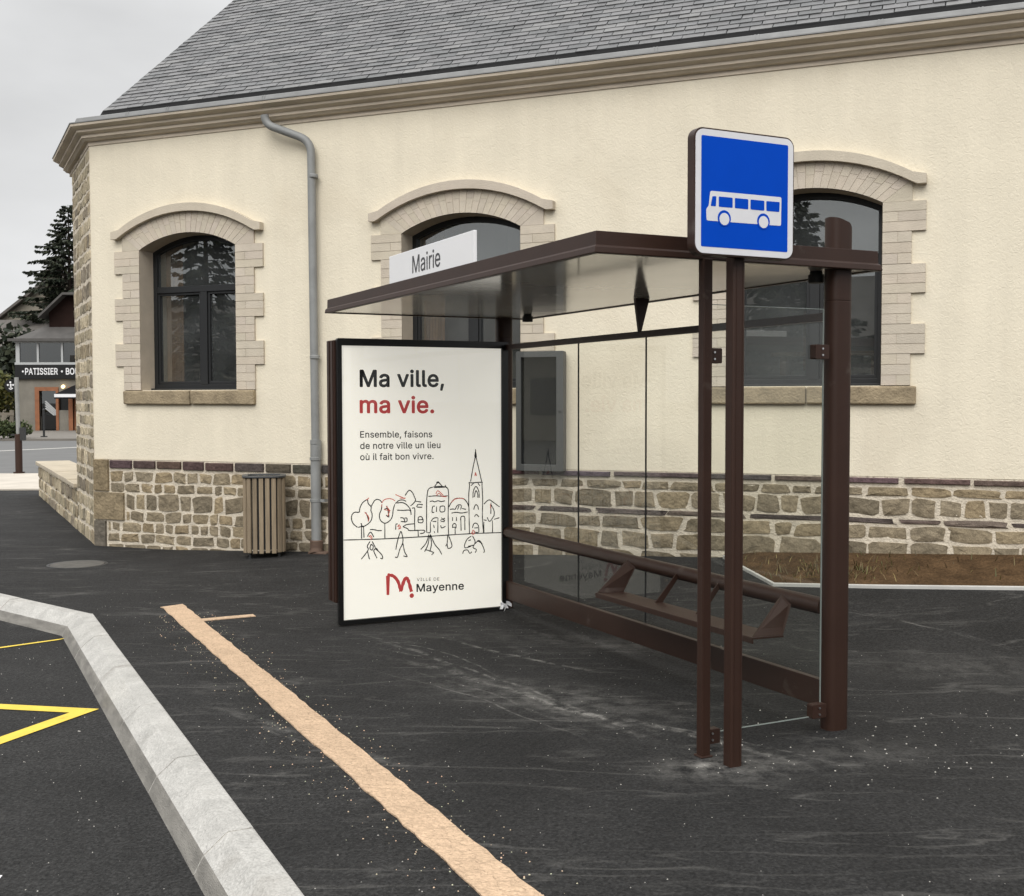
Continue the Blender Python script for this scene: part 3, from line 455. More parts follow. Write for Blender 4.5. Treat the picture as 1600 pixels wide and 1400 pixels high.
# far side: pale concrete threshold, the street, the far pavement
def ground_patch(name, pts, z, m, thick=0):
    mb = MB()
    if thick: mb.prism([pts], IDM, z, z-thick)
    else: mb.add([(x, y, z) for x, y in pts], [tuple(range(len(pts)))])
    return setting(mb.build(name, m, bevel=.01 if thick else 0))
ground_patch('pale_threshold', [(-22, 20.0), (-4, 21.2), (-4, 25.6), (-22, 25.0)], .03, M_pale, .10)
ground_patch('street', [(-90, 25.1), (-4, 25.7), (60, 27), (60, 47), (-22, 47), (-30, 44.5), (-90, 40)], .006, M_farroad)
ground_patch('far_pavement', [(-90, 40.05), (-30, 44.55), (-22, 47.05), (60, 47.05), (60, 110), (-90, 110)], .10, M_farpave, .14)
mb = MB(); 
def gl(p, q, wd, z, mbx):
    p, q = Vector(p), Vector(q); d = (q-p).normalized(); n = Vector((-d.y, d.x))*wd/2
    mbx.add([(*(p-n), z), (*(q-n), z), (*(q+n), z), (*(p+n), z)], [(0, 1, 2, 3)])
gl((-16.6, 37.2), (-14.2, 42.0), .25, .011, mb); gl((-17.3, 36.2), (-21, 38.2), .2, .011, mb)
setting(mb.build('street_marking', M_whitepaint))
# manhole cover
t = thing('manhole_cover', 'round worn iron cover set in the dark asphalt left of the litter bin', 'manhole cover', (-4.27, 11.33, 0))
mb = MB(); mb.tube([(0, 0, -.02), (0, 0, .006)], .255, 40, 0, True, False); mb.build('lid', M_manhole, t, bevel=.003)
mb = MB(); mb.prism([disc(0, 0, .285, n=40), disc(0, 0, .26, n=40)], IDM, -.02, .004); mb.build('ring', M_iron, t)
# loose grit
mb = MB()
def pebble(x, y, z, r, tint):
    P = [(x+r*rng.uniform(.7, 1.3)*cos(2*pi*k/5), y+r*rng.uniform(.7, 1.3)*sin(2*pi*k/5), z-.001) for k in range(5)]+[(x, y, z+r*rng.uniform(.6, 1.0))]
    mb.add(P, [(0, 1, 5), (1, 2, 5), (2, 3, 5), (3, 4, 5), (4, 0, 5)], 0, False, tint)
for i in range(520):
    a = rng.uniform(-2.0, 4.6); s_ = rng.choice((-1, 1)); b = (-2.152 if s_ > 0 else -2.322)+s_*abs(rng.gauss(0, .10))
    p = S2W(b, a); pebble(p.x, p.y, 0, rng.uniform(.002, .0055), (.62*rng.uniform(.7, 1.2), .48, .34))
for i in range(900):
    a = rng.uniform(-2, 6); b = rng.uniform(-2.8, 1.6); p = S2W(b, a); pebble(p.x, p.y, ground_z(b, a), rng.uniform(.0016, .0042), (.42, .40, .37))
for i in range(110):
    p = S2W(rng.gauss(-.1, .6), rng.gauss(-.15, .35)); pebble(p.x, p.y, 0, rng.uniform(.0025, .0062), (.48, .46, .42))
for i in range(500):
    a = rng.uniform(-1.5, 5); b = -3.1-rng.uniform(0, 2.2); p = S2W(b, a); pebble(p.x, p.y, -.135, rng.uniform(.0018, .005), (.5, .48, .44))
setting(mb.build('grit', M_peb, recalc=False, merge=False), 'stuff')

# ================================================================== the town hall
TH = thing('town_hall', 'cream rendered town hall with slate roof, arched windows and rubble stone base', 'building', FO, FYAW)
ZP, ZT = .965, 4.46
WX1 = 13.4
CX = [1.30, 4.495, 7.718, 10.93]
HW, SPR, APX, SILL = .625, 3.225, 3.385, 1.72
def arc(cx, hw, zs, za, n=16):      # left springing -> right springing
    h = za-zs; r = (hw*hw+h*h)/(2*h); a0 = math.asin(hw/r)
    return [(cx+r*sin(-a0+2*a0*k/n), za-r+r*cos(-a0+2*a0*k/n)) for k in range(n+1)]
def opening(cx): return [(cx-HW, SILL)]+arc(cx, HW, SPR, APX)+[(cx+HW, SILL)]
mb = MB()
mb.prism([[(0, ZP), (WX1, ZP), (WX1, ZT), (0, ZT)]]+[opening(c)[::-1] for c in CX], XZ, 0, .42)
mb.build('rendered_wall', M_render, TH)
PALMIX = lambda P: [tuple(.55*v+.45*sum(p[i] for p in P)/len(P) for i, v in enumerate(q)) for q in P]
# rubble generator -------------------------------------------------
PAL = [lin(130, 122, 106), lin(118, 111, 97), lin(140, 131, 113), lin(108, 103, 92), lin(144, 133, 111), lin(126, 118, 103), lin(132, 125, 111), lin(148, 134, 109)]
PAL = [(r*1.05, g*1.0, b_*.93) for r, g, b_ in PALMIX(PAL)]
def rubble(mb, mp, s0, s1, z0, z1, rg, hs=(.10, .16), ws=(.11, .30), pal=PAL, skip=None, out=.016, slabs=None, gap=0):
    z = z0
    while z < z1-.03:
        h = rg.uniform(*hs)
        slab = slabs and any(abs(z-q) < .09 for q in slabs) and rg.random() < .65
        if slab: h = rg.uniform(.05, .07)
        if z+h > z1-.06: h = z1-z
        s = s0-rg.uniform(0, .1)
        while s < s1:
            w_ = rg.uniform(*ws) if not slab else rg.uniform(.3, .8)
            sa, sb = max(s, s0), min(s+w_, s1); s += w_
            if sb-sa < .05: continue
            if skip and skip((sa+sb)/2, z+h/2): continue
            g = rg.uniform(.008, .017)+gap; cx, cz, rx, rz = (sa+sb)/2, z+h/2, (sb-sa)/2-g, h/2-g*rg.uniform(.6, 1.0)
            n = 14; ring = []; sk = rg.uniform(-.3, .3)*rz; cut = [rg.uniform(.55, 1.0) for _ in range(4)]; ph = rg.uniform(0, 6.28); tp = rg.uniform(-.16, .16)
            for k in range(n):
                t_ = 2*pi*(k+.5)/n; q_ = int(t_//(pi/2)) % 4; e_ = .16+.42*(1-cut[q_])
                cc, s2 = cos(t_), sin(t_)
                x = math.copysign(abs(cc)**e_, cc)*(1+tp*s2)*(1+.09*sin(3*t_+ph))*rx*rg.uniform(.94, 1.03); y = math.copysign(abs(s2)**e_, s2)*(1+.11*sin(2*t_+ph*2))*rz*rg.uniform(.93, 1.04)
                ring.append((cx+x, cz+y+sk*x/max(rx, .01)*.4))
            o_ = out*rg.uniform(.6, 1.15); fx, fz = rg.uniform(-.3, .3), rg.uniform(-.3, .3)
            tl = rg.choice(pal) if not slab else rg.choice([lin(96, 84, 78), lin(108, 97, 88), lin(88, 79, 75)]); q = rg.uniform(.85, 1.18)
            V = [mp(x, y, -.004) for x, y in ring]
            V += [mp(cx+(x-cx)*.97, cz+(y-cz)*.95, o_*.85+rg.uniform(-.003, .003)) for x, y in ring]
            V += [mp(cx+(x-cx)*.74, cz+(y-cz)*.7, o_*(1+.5*fx*(x-cx)/rx+.5*fz*(y-cz)/rz)+rg.uniform(-.0045, .0045)) for x, y in ring]
            V.append(mp(cx, cz, o_*1.08))
            F = [(k, (k+1) % n, n+(k+1) % n, n+k) for k in range(n)]+[(n+k, n+(k+1) % n, 2*n+(k+1) % n, 2*n+k) for k in range(n)]+[(2*n+k, 2*n+(k+1) % n, 3*n) for k in range(n)]
            mb.add(V, F, 1, True, (tl[0]*q, tl[1]*q, tl[2]*q))
        z += h
def front(s, z, o): return (s, -o, z)
mb = MB(); rg = random.Random(11)
mb.box(0, WX1, -.006, .45, -.3, ZP-.004, 0)
def block(mb, mp, s0, s1, z0, z1, tint, out=.03, c=.006):
    mb.hexa([mp(s0, z0, -.004), mp(s1, z0, -.004), mp(s1, z1, -.004), mp(s0, z1, -.004), mp(s0+c, z0+c, out), mp(s1-c, z0+c, out), mp(s1-c, z1-c, out), mp(s0+c, z1-c, out)], 1, tint)
QS = lin(140, 126, 102)
def sk(s, z): return (s < .14 and z < .30) or (s < .40 and .28 < z < .60) or (s < .20 and z > .58)
block(mb, front, .0, .165, -.05, .285, lin(104, 98, 88)); block(mb, front, 0, .42, .295, .60, QS); block(mb, front, 0, .21, .612, ZP-.004, lin(132, 118, 94))
rubble(mb, front, .175, 4.7, -.08, .285, rg, skip=lambda s, z: False); rubble(mb, front, .43, 4.7, .285, .60, rg); rubble(mb, front, .22, 4.7, .60, .845, rg, hs=(.10, .13))
rubble(mb, front, 4.7, WX1, -.05, .885, rg, hs=(.11, .19), ws=(.16, .40), slabs=(.20, .50))
s = .225
while s < 4.7:
    w_ = rg.uniform(.27, .38); block(mb, front, s, min(s+w_, 4.7), .862+rg.uniform(0, .01), ZP-.006+rg.uniform(-.008, 0), tuple(c*rg.uniform(.85, 1.15) for c in lin(84, 73, 70)), .028, .008); s += w_+.022
while s < WX1:
    w_ = rg.uniform(.45, .9); block(mb, front, s, min(s+w_, WX1), .905+rg.uniform(0, .012), ZP-.004+rg.uniform(-.008, 0), tuple(c*rg.uniform(.85, 1.2) for c in lin(94, 82, 78)), .03, .008); s += w_+rg.uniform(.02, .06)
mb.build('stone_base', [M_mortar, M_stone], TH)
# cut-off corner wall of rubble, full height
CE = 11.05
c0, c1 = Vector((0, 0)), Vector(S2F(-2.289, CE)[:2]); cd = (c1-c0).normalized(); cn = Vector((cd.y, -cd.x))
if cn.dot(Vector((-1, -1))) < 0: cn = -cn
CLEN = (c1-c0).length
def cham(s, z, o): q = c0+cd*s+cn*o; return (q.x, q.y, z)
mb = MB()
mb.box(0.0, CLEN, -.30, .004, -.3, ZT-.002, 0, mp=lambda x, y, z: cham(x, z, y))
palt = [lin(172, 160, 136), lin(158, 147, 124), lin(142, 133, 114), lin(186, 173, 147), lin(152, 139, 116), lin(134, 124, 108)]
rubble(mb, cham, .0, CLEN, -.05, ZT, rg, hs=(.12, .22), ws=(.16, .40), pal=palt, out=.011, gap=.006)
mb.build('corner_wall', [M_mortar, M_stone], TH)
# closed shell: back and side walls, floor, ceiling
mb = MB()
fp = [(c1.x, c1.y), (c1.x-.3, 7.6), (WX1, 7.6), (WX1, .43)]
for i in range(len(fp)-1):
    p, q = Vector(fp[i]), Vector(fp[i+1]); d = (q-p).normalized(); n = Vector((-d.y, d.x))*.2
    mb.add([(p.x, p.y, -.3), (q.x, q.y, -.3), (q.x, q.y, ZT), (p.x, p.y, ZT)], [(0, 1, 2, 3)])
mb.build('rear_wall', M_render, TH)
mb = MB(); mb.add([(.1, .43, 1.0), (WX1, .43, 1.0), (WX1, 7.5, 1.0), (c1.x, 7.5, 1.0), (c1.x, c1.y+.5, 1.0)], [(0, 1, 2, 3, 4)]); mb.build('floor', M_wood_in, TH)
mb = MB(); mb.add([(c1.x+.03, c1.y+.06, ZT-.03), (.02, .03, ZT-.03), (WX1, .02, ZT-.03), (WX1, 7.6, ZT-.03), (c1.x-.3, 7.6, ZT-.03)], [(0, 1, 2, 3, 4)])
for x in (3.0, 6.1, 9.3): mb.box(x, x+.12, .43, 7.4, 1.0, ZT-.04)
mb.box(-.5, WX1-.1, 4.4, 4.5, 1.0, ZT-.04)
mb.build('interior_wall', M_int, TH)
# windows: surround, hood, sill, frame, panes -------------------------------------------------
TB = lin(216, 207, 193)
def brick_tint(): q = rng.uniform(.95, 1.05); return (TB[0]*.82*q, TB[1]*.80*q*rng.uniform(.985, 1.01), TB[2]*.77*q*rng.uniform(.97, 1.01))
def window(cx, idx):
    mb = MB(); n0, n1 = .855, .965
    rows = []; z = SILL
    lev = [SILL, 1.98, 2.225, 2.475, 2.715, 2.98, 3.225]
    for i in range(6):
        ow = n1 if i % 2 else n0
        z0, z1 = lev[i], lev[i+1]; h = (z1-z0)/3
        for sgn in (-1, 1):
            mb.box(min(sgn*(HW+.0005), sgn*(ow-.004))+cx, max(sgn*(HW+.0005), sgn*(ow-.004))+cx, -.0185, .03, z0+.001, z1-.001, 0, (TB[0]*.745, TB[1]*.72, TB[2]*.68))
            for j in range(3):
                br = [HW, ow] if (j+i) % 2 else [HW, HW+.12, ow]
                for b in range(len(br)-1):
                    x0, x1 = br[b]+(.002 if b else 0), br[b+1]-.002
                    xa, xb = sorted((cx+sgn*x0, cx+sgn*x1)); mb.box(xa, xb, -.022-rng.uniform(0, .0025), .0, z0+j*h+.0025, z0+(j+1)*h-.0025, 0, brick_tint())
        # reveal courses
    # flat arch field between opening and hood, cut into voussoirs
    A = arc(cx, HW, SPR, APX, 22); B = arc(cx, n0, 3.40, 3.60, 22)
    mb.prism([A+B[::-1]], XZ, -.0185, .03, 0, (TB[0]*.745, TB[1]*.72, TB[2]*.68))
    mb.prism([[A[-1], (cx+n0, SPR), B[-1]]], XZ, -.0205, .02, 0, brick_tint()); mb.prism([[A[0], B[0], (cx-n0, SPR)]], XZ, -.0205, .02, 0, brick_tint())
    for k in range(22):
        def L2(p, q, t_): return (p[0]+(q[0]-p[0])*t_, p[1]+(q[1]-p[1])*t_)
        a0, a1, b0, b1 = L2(A[k], A[k+1], .03), L2(A[k], A[k+1], .97), L2(B[k], B[k+1], .03), L2(B[k], B[k+1], .97)
        o_ = -.0215-rng.uniform(0, .002)
        mb.prism([[a0, a1, L2(a1, b1, .5), L2(a0, b0, .5)]] if k % 2 else [[a0, a1, L2(a1, b1, .62), L2(a0, b0, .62)]], XZ, o_, 0, 0, brick_tint())
        mb.prism([[L2(a0, b0, .51), L2(a1, b1, .51), b1, b0]] if k % 2 else [[L2(a0, b0, .63), L2(a1, b1, .63), b1, b0]], XZ, o_, 0, 0, brick_tint())
    sur = mb.build('window_surround', M_brick, TH)
    # lining of the reveal: same stone, built into the wall's thickness
    mb = MB(); O = opening(cx); n = len(O)
    P = [(p[0], -.018, p[1]) for p in O]+[(p[0], .21, p[1]) for p in O]
    inn = [(cx+(p[0]-cx)*.992, p[1]-(.004 if p[1] > SPR+.001 else 0)) for p in O]
    P2 = [(p[0], -.018, p[1]) for p in inn]+[(p[0], .21, p[1]) for p in inn]
    mb.add(P2, [(i, i+1, n+i+1, n+i) for i in range(n-1)], 0, False, (TB[0]*.78, TB[1]*.74, TB[2]*.69))
    mb.build('reveal', M_brick, sur)
    # hood mould with short horizontal ends
    mb = MB(); up = arc(cx, n0+.005, 3.452, 3.688, 20); lo = arc(cx, n0-.005, 3.375, 3.602, 20)
    loop = [(cx-n1, 3.352), (cx-n1, 3.43)]+up+[(cx+n1, 3.43), (cx+n1, 3.352), (cx+n1-.07, 3.352)]+lo[::-1]+[(cx-n1+.07, 3.352)]
    mb.prism([loop], XZ, -.075, 0, 0, tuple(c*.95 for c in brick_tint())); mb.build('hood_mould', M_brick, TH, bevel=.008)
    # sill of two stones
    mb = MB(); r_ = rng.uniform(-.05, .05)
    ex = .85 if idx < 2 else .90
    for x0, x1 in ((cx-ex, cx+r_-.004), (cx+r_+.004, cx+ex)):
        mb.hexa([(x0, -.045, 1.57), (x1, -.045, 1.565), (x1, .05, 1.565), (x0, .05, 1.57), (x0, -.05, 1.712), (x1, -.05, 1.714), (x1, .22, 1.722), (x0, .22, 1.722)])
    mb.build('sill', M_sill, TH, bevel=.012)
    # frame
    mb = MB(); y0, y1 = .20, .27
    O = opening(cx); inn = [(cx-HW+.052, SILL+.065)]+arc(cx, HW-.052, SPR-.025, APX-.056)+[(cx+HW-.052, SILL+.065)]
    mb.prism([O, inn[::-1]], XZ, y0, y1)
    mb.box(cx-HW+.06, cx+HW-.06, y0-.006, y1-.004, 2.778, 2.845)
    mx_ = cx+.05; mb.box(mx_-.042, mx_+.042, y0-.003, y1-.002, SILL+.06, 2.781)
    # sash edges
    for x0, x1, z0, z1 in ((cx-HW+.053, mx_-.043, SILL+.066, 2.777), (mx_+.043, cx+HW-.053, SILL+.066, 2.777)):
        mb.prism([[(x0, z0), (x1, z0), (x1, z1), (x0, z1)], [(x0+.026, z0+.03), (x0+.026, z1-.026), (x1-.026, z1-.026), (x1-.026, z0+.03)]], XZ, y0+.012, y1-.01)
    mb.box(cx-HW-.0, cx+HW-.0, y0-.06, y0+.01, SILL+.001, SILL+.02)
    fr = mb.build('window', M_anth, TH, bevel=.003)
    for x0, x1, z0, z1 in ((cx-HW+.07, mx_-.06, SILL+.085, 2.76), (mx_+.06, cx+HW-.07, SILL+.085, 2.76)):
        mb = MB(); mb.box(x0, x1, .238, .239, z0, z1); mb.build('pane', G_win, fr)
    mb = MB(); t_ = [(cx-HW+.048, 2.842)]+arc(cx, HW-.048, SPR-.024, APX-.052)+[(cx+HW-.048, 2.842)]
    mb.prism([t_], XZ, .238, .239); mb.build('pane', G_win, fr)
    if idx in (0, 1):
        mb = MB(); pts = [(cx-HW+.05+.23*k/14, .36+.025*(k % 2)) for k in range(15)] 
        mb.add([(x, y, 1.3) for x, y in pts]+[(x, y, 3.35) for x, y in pts], [(i, i+1, 16+i, 15+i) for i in range(14)], 0, True); mb.build('curtain', M_curt, fr)
    if idx == 2:
        mb = MB(); mb.box(cx-.5, cx+.55, 1.2, 1.6, 2.02, 2.06, 0); mb.box(cx-.42, cx-.36, 1.25, 1.55, 1.0, 2.02); mb.box(cx+.42, cx+.48, 1.25, 1.55, 1.0, 2.02)
        mb.box(cx-.30, cx-.05, 1.9, 2.2, 1.9, 2.5); mb.box(cx+.05, cx+.11, 1.0, 1.06, 1.0, 2.35)
        mb.build('desk', M_wood_in, fr)
for i, c in enumerate(CX): window(c, i)
# cornice, zinc gutter
ce = S2F(-2.289, CE+.22); cpath = [(ce[0], ce[1]), (0, 0), (WX1+.2, 0)]
prof = [(-.05, 4.40), (.012, 4.40), (.012, 4.44), (.05, 4.448), (.075, 4.47), (.085, 4.472), (.085, 4.50), (.118, 4.515), (.135, 4.525), (.135, 4.548), (.175, 4.565), (.20, 4.578), (.205, 4.602), (.16, 4.606), (-.05, 4.60)]
mb = MB(); mb.sweep(cpath, prof, closed=True); mb.build('cornice', M_cornice, TH)
prof = [(.206, 4.606), (.212, 4.606), (.212, 4.616), (.165, 4.618), (.150, 4.625), (.136, 4.674), (.128, 4.680), (.120, 4.676), (.11, 4.60), (-.02, 4.609)]
gp = [(ce[0], ce[1])]+[(0, 0), (WX1+.2, 0)]
mb = MB(); mb.sweep(gp, prof, closed=True)
for x in (.62, 1.15, 2.35, 3.9, 5.5, 6.42, 7.3, 8.3, 9.05, 10.9):
    for dx in (0, .028): mb.hexa([(x+dx, -.156, 4.6185), (x+dx+.014, -.156, 4.6185), (x+dx+.014, -.125, 4.6185), (x+dx, -.125, 4.6185), (x+dx, -.139, 4.677), (x+dx+.014, -.139, 4.677), (x+dx+.014, -.128, 4.683), (x+dx, -.128, 4.683)])
mb.build('gutter', M_zinc, TH)
K0 = .165
M_boardshade = material('dark_board_eaves_shade', (.02, .02, .021), rough=.9)  # near-black for the roof boarding and the painted shadow gap at the eaves
# roof: boarding and individually hung slates, hipped over the cut-off corner
T45 = 1.0186; PIT = math.atan(T45); Z0 = 4.626
KAP = .372
def roof_main(x, k): return (x, k, Z0+T45*k)            # k metres inward from the wall plane
mb = MB(); KM = 3.9; ZR = Z0+T45*KM
P = [roof_main(-KAP*.09, -.09), roof_main(WX1+.3, -.09), roof_main(WX1+.3, KM), roof_main(KAP*KM, KM)]
hipm = Vector((KAP, 1.0))
def hip(k): return (KAP*k, k, Z0+T45*k)
nC = -cn
def roof_ch(s, k): q = c0+cd*s-cn*k; return (q.x, q.y, Z0+T45*k)
cs = 1.0  # chamfer slope
P2 = [hip(-.09), hip(KM), roof_ch(CLEN+.1, KM*.55), roof_ch(CLEN+.1, -.09)]
dz = -.02
mb.add([(p[0], p[1], p[2]+dz) for p in P], [(0, 1, 2, 3)]); mb.add([(p[0], p[1], p[2]+dz) for p in P2], [(0, 1, 2, 3)])
back = [(KAP*KM, KM, ZR+dz), (WX1+.3, KM, ZR+dz), (WX1+.3, 7.7, 4.5), (c1.x-.3, 7.7, 4.5)]
mb.add(back, [(0, 1, 2, 3)]); mb.add([P2[1], P2[2], P2[3], back[3]], [(0, 1, 2, 3)])
mb.add([(WX1+.3, -.09, Z0-.12), (WX1+.3, KM, ZR+dz), (WX1+.3, 7.7, 4.5)], [(0, 1, 2)])
roof = mb.build('roof', M_boardshade, TH)
mb = MB(); mb.sweep(gp, [(-K0+.01, Z0+T45*.155-.02), (-K0+.01, Z0+T45*K0+.016), (-K0-.03, Z0+T45*(K0+.03)+.01), (-K0-.03, Z0+T45*.155-.02)], closed=True); mb.build('eaves_shade_strip', M_boardshade, roof)  # near-black strip paints in the shadow gap between gutter and slates
mb = MB(); ex, sw = .075, .20; nrm = Vector((0, -sin(PIT), cos(PIT))); sl = 0; row = 0
SLT = [lin(110, 111, 112), lin(116, 116, 117), lin(104, 105, 106), lin(121, 121, 121), lin(112, 112, 113)]
def slate(p, ax, sd_, w_, h_, nr, tint, lift):
    # p lower-left corner on the plane, ax along the eave, sd_ up the slope
    p = Vector(p); lo = nr*lift; hi = nr*.002; th = nr*.012
    V = [p+lo, p+ax*w_+lo, p+ax*w_+sd_*h_+hi, p+sd_*h_+hi]; V = V+[v+th for v in V]
    mb.add(V, [(4, 5, 6, 7), (0, 1, 5, 4), (1, 2, 6, 5), (3, 0, 4, 7)], 0, False, tint)
sdv = Vector((0, cos(PIT), sin(PIT))); axv = Vector((1, 0, 0))
K0 = .165
k = K0
while k < KM:
    xh = KAP*k
    x = xh+.004; first = True
    off = (row % 2)*.5*sw
    x0 = math.floor((xh-off)/sw)*sw+off
    while x0 < WX1+.3:
        a_, b_ = max(x0+.004, xh+rng.uniform(0, .012)), x0+sw-.004; 
        if b_-a_ > .03:
            q = rng.uniform(.92, 1.08); tl = rng.choice(SLT); jx = rng.uniform(-.002, .002)
            slate(Vector((a_+jx, k+rng.uniform(-.003, .003), Z0+T45*k)), axv, sdv, b_-a_, ex*1.25, nrm, (tl[0]*q, tl[1]*q, tl[2]*q), .013+rng.uniform(-.002, .003))
        x0 += sw
    k += ex*cos(PIT); row += 1
k = K0; row = 0; ac = Vector((cd.x, cd.y, 0)); sdc = Vector((-cn.x*cos(PIT), -cn.y*cos(PIT), sin(PIT))); nc = Vector((cn.x*sin(PIT), cn.y*sin(PIT), cos(PIT)))
while k < KM*.5:
    s0 = KAP*k
    x0 = s0+.004
    while x0 < CLEN+.1:
        tl = rng.choice(SLT); q = rng.uniform(.92, 1.08); b_ = min(x0+sw-.004, CLEN+.1)
        if b_-x0 > .03: slate(Vector(roof_ch(x0, k)), ac, sdc, b_-x0, ex*1.25, nc, (tl[0]*q, tl[1]*q, tl[2]*q), .009)
        x0 += sw
    k += ex*cos(PIT)
mb.build('slates', M_slate, roof, recalc=False, merge=False)
# downpipe
mb = MB(); PX = 2.908
def bend(p, a, b, r, n=6):
    p, a, b = Vector(p), Vector(a), Vector(b); d0 = (a-p).normalized(); d1 = (b-p).normalized(); q = []
    for i in range(n+1):
        t_ = i/n; q.append(p+d0*r*(1-t_)**2+d1*r*t_**2)
    return q
pa, pb, pc, pd = Vector((2.40, -.16, 4.47)), Vector((2.40, -.15, 4.385)), Vector((PX-.02, -.075, 4.19)), Vector((PX, -.072, 1.16))
mb.tube([pa]+bend(pb, pa, pc, .09)+bend(pc, pb, pd, .13)+[pd], .041, 16)
for z in (3.84, 2.04): mb.tube([(PX, -.072, z-.02), (PX, -.072, z-.012), (PX, -.072, z+.012), (PX, -.072, z+.02)], [.043, .05, .05, .043], 16)
for z in (3.84, 2.04): mb.box(PX-.012, PX+.012, -.05, .0, z-.01, z+.01)
mb.tube([(PX+.005, -.072, 1.17), (PX+.005, -.072, 1.20), (PX+.005, -.072, 1.05), (PX+.005, -.072, 1.0)][1:], [.057, .057, .05], 16)
mb.tube([(PX+.005, -.08, 1.21), (PX+.005, -.08, 1.17), (PX+.005, -.08, 1.165)], [.054, .054, .05], 16)
mb.tube([(PX+.005, -.08, 1.165), (PX+.01, -.085, .17)], .051, 16)
for z in (1.02, .60): mb.tube([(PX+.005, -.082, z-.018), (PX+.005, -.082, z-.014), (PX+.005, -.082, z+.014), (PX+.005, -.082, z+.018)], [.05, .058, .058, .05], 16)
mb.box(PX+.03, PX+.12, -.09, -.06, .585, .612); mb.box(PX+.105, PX+.118, -.09, .0, .585, .612)
dp = mb.build('downpipe', M_pipe, TH)
mb = MB(); mb.tube([(PX+.01, -.085, .20), (PX+.01, -.085, .10), (PX+.03, -.13, .045)], [.065, .065, .075], 16); mb.box(PX-.04, PX+.17, -.17, -.03, .0, .09); mb.build('boot', M_terra, dp, bevel=.01)

# ================================================================== notice cabinet, bin, low wall, soil bed
t = thing('notice_cabinet', 'grey metal notice cabinet with dark glass door fixed to the cream wall', 'notice cabinet', FO+uF*5.345-iF*.0+Vector((0, 0, .95)), FYAW)
mb = MB(); mb.prism([rrect(-.235, .235, 0, 1.105, .01, 2), rrect(-.185, .165, .06, 1.05, .006, 2)[::-1]], XZ, -.115, -.07); mb.box(-.23, .23, -.07, -.026, .003, 1.10)
mb.build('case', material('grey_aluminium', (.085, .087, .085), rough=.5, metal=.2), t, bevel=.003)
mb = MB(); mb.box(-.185, .165, -.095, -.094, .06, 1.05); mb.build('glass_door', G_case, t)
mb = MB(); mb.box(-.186, .166, -.075, -.0705, .059, 1.051); mb.build('back_board', material('cabinet_board', (.10, .10, .105), rough=.7), t)
mb = MB(); mb.tube([(.20, -.122, .55), (.20, -.113, .55)], .012, 12); mb.build('lock', M_iron, t)

t = thing('litter_bin', 'rounded litter bin of upright grey wood slats standing against the stone base', 'litter bin', FO+uF*2.46-iF*.32+Vector((0, 0, .04)), .21)
BH_, BR_ = .208, .135
def perim(h, r, n):     # n points and normals evenly round a rounded square
    st = 2*(h-r); ar_ = pi*r/2; tot = 4*(st+ar_); o = []
    for k in range(n):
        s_ = (k+.5)*tot/n; q = int(s_//(st+ar_)); u = s_-q*(st+ar_)
        if u < st: p = Vector((-h+r+u, -h)); nn = Vector((0, -1))
        else: a = -pi/2+(u-st)/r; p = Vector((h-r+r*cos(a), -h+r+r*sin(a))); nn = Vector((cos(a), sin(a)))
        m_ = Matrix.Rotation(q*pi/2, 2); o.append((m_ @ p, m_ @ nn))
    return o
mb = MB(); mb.prism([rrect(-BH_+.03, BH_-.03, -BH_+.03, BH_-.03, .105, 6)], IDM, .09, .80); mb.build('liner', M_iron, t)
for p, nn in perim(BH_-.012, BR_, 22):
    q = rng.uniform(.8, 1.15); mb = MB(); tt = Vector((-nn.y, nn.x))
    def rot(x, y, z, p=p, nn=nn, tt=tt): v = p+nn*x+tt*y; return (v.x, v.y, z)
    cc = lin(146, 131, 110); mb.box(-.012, .012, -.0215, .0215, .055+rng.uniform(-.004, .004), .80, 0, tuple(v*q for v in cc), mp=rot); mb.build('slat', M_slat, t, bevel=.004)
mb = MB(); mb.prism([rrect(-BH_-.008, BH_+.008, -BH_-.008, BH_+.008, BR_, 6), rrect(-BH_+.05, BH_-.05, -BH_+.05, BH_-.05, .085, 6)[::-1]], IDM, .803, .822); mb.build('rim', material('bin_rim', (.085, .088, .09), rough=.5, metal=.3), t, bevel=.003)
for sx_, sy_ in ((-1, -1), (1, -1), (1, 1), (-1, 1)):
    mb = MB(); x, y = .14*sx_, .14*sy_; mb.tube([(x, y, 0), (x, y, .1)], .014, 10); mb.tube([(x, y, -.01), (x, y, .008)], .03, 12); mb.build('foot', M_iron, t)

t = thing('low_wall', 'low rubble stone planter wall with pale coping running back from the building corner', 'low wall', S2W(-2.29, CE+.02), SYAW)
mb = MB(); LW = 17.0-CE
mb.box(.004, .55, 0, LW, -.1, .52, 0); rubble(mb, lambda s, z, o: (-o, s, z), .0, LW, -.03, .50, random.Random(5), hs=(.11, .19), ws=(.2, .5), pal=palt, out=.012, gap=.005)
rubble(mb, lambda s, z, o: (s, LW+o, z), .0, .55, -.03, .50, random.Random(6), pal=palt, out=.012, gap=.005)
mb.build('stone_face', [M_mortar, M_stone], t)
mb = MB(); y = 0
while y < LW:
    l = min(rng.uniform(.7, 1.1), LW+.03-y); mb.box(-.05, .50, y+.003, y+l-.003, .522, .585+rng.uniform(-.006, .006)); y += l
mb.build('coping', material('pale_coping', (.45, .39, .295), rough=.9, var=.15, vscale=4, bump=.006, bscale=40), t, bevel=.01)
mb = MB(); mb.box(.55, 1.5, 0, LW, -.1, .50); mb.build('planting_soil', M_soil, t)

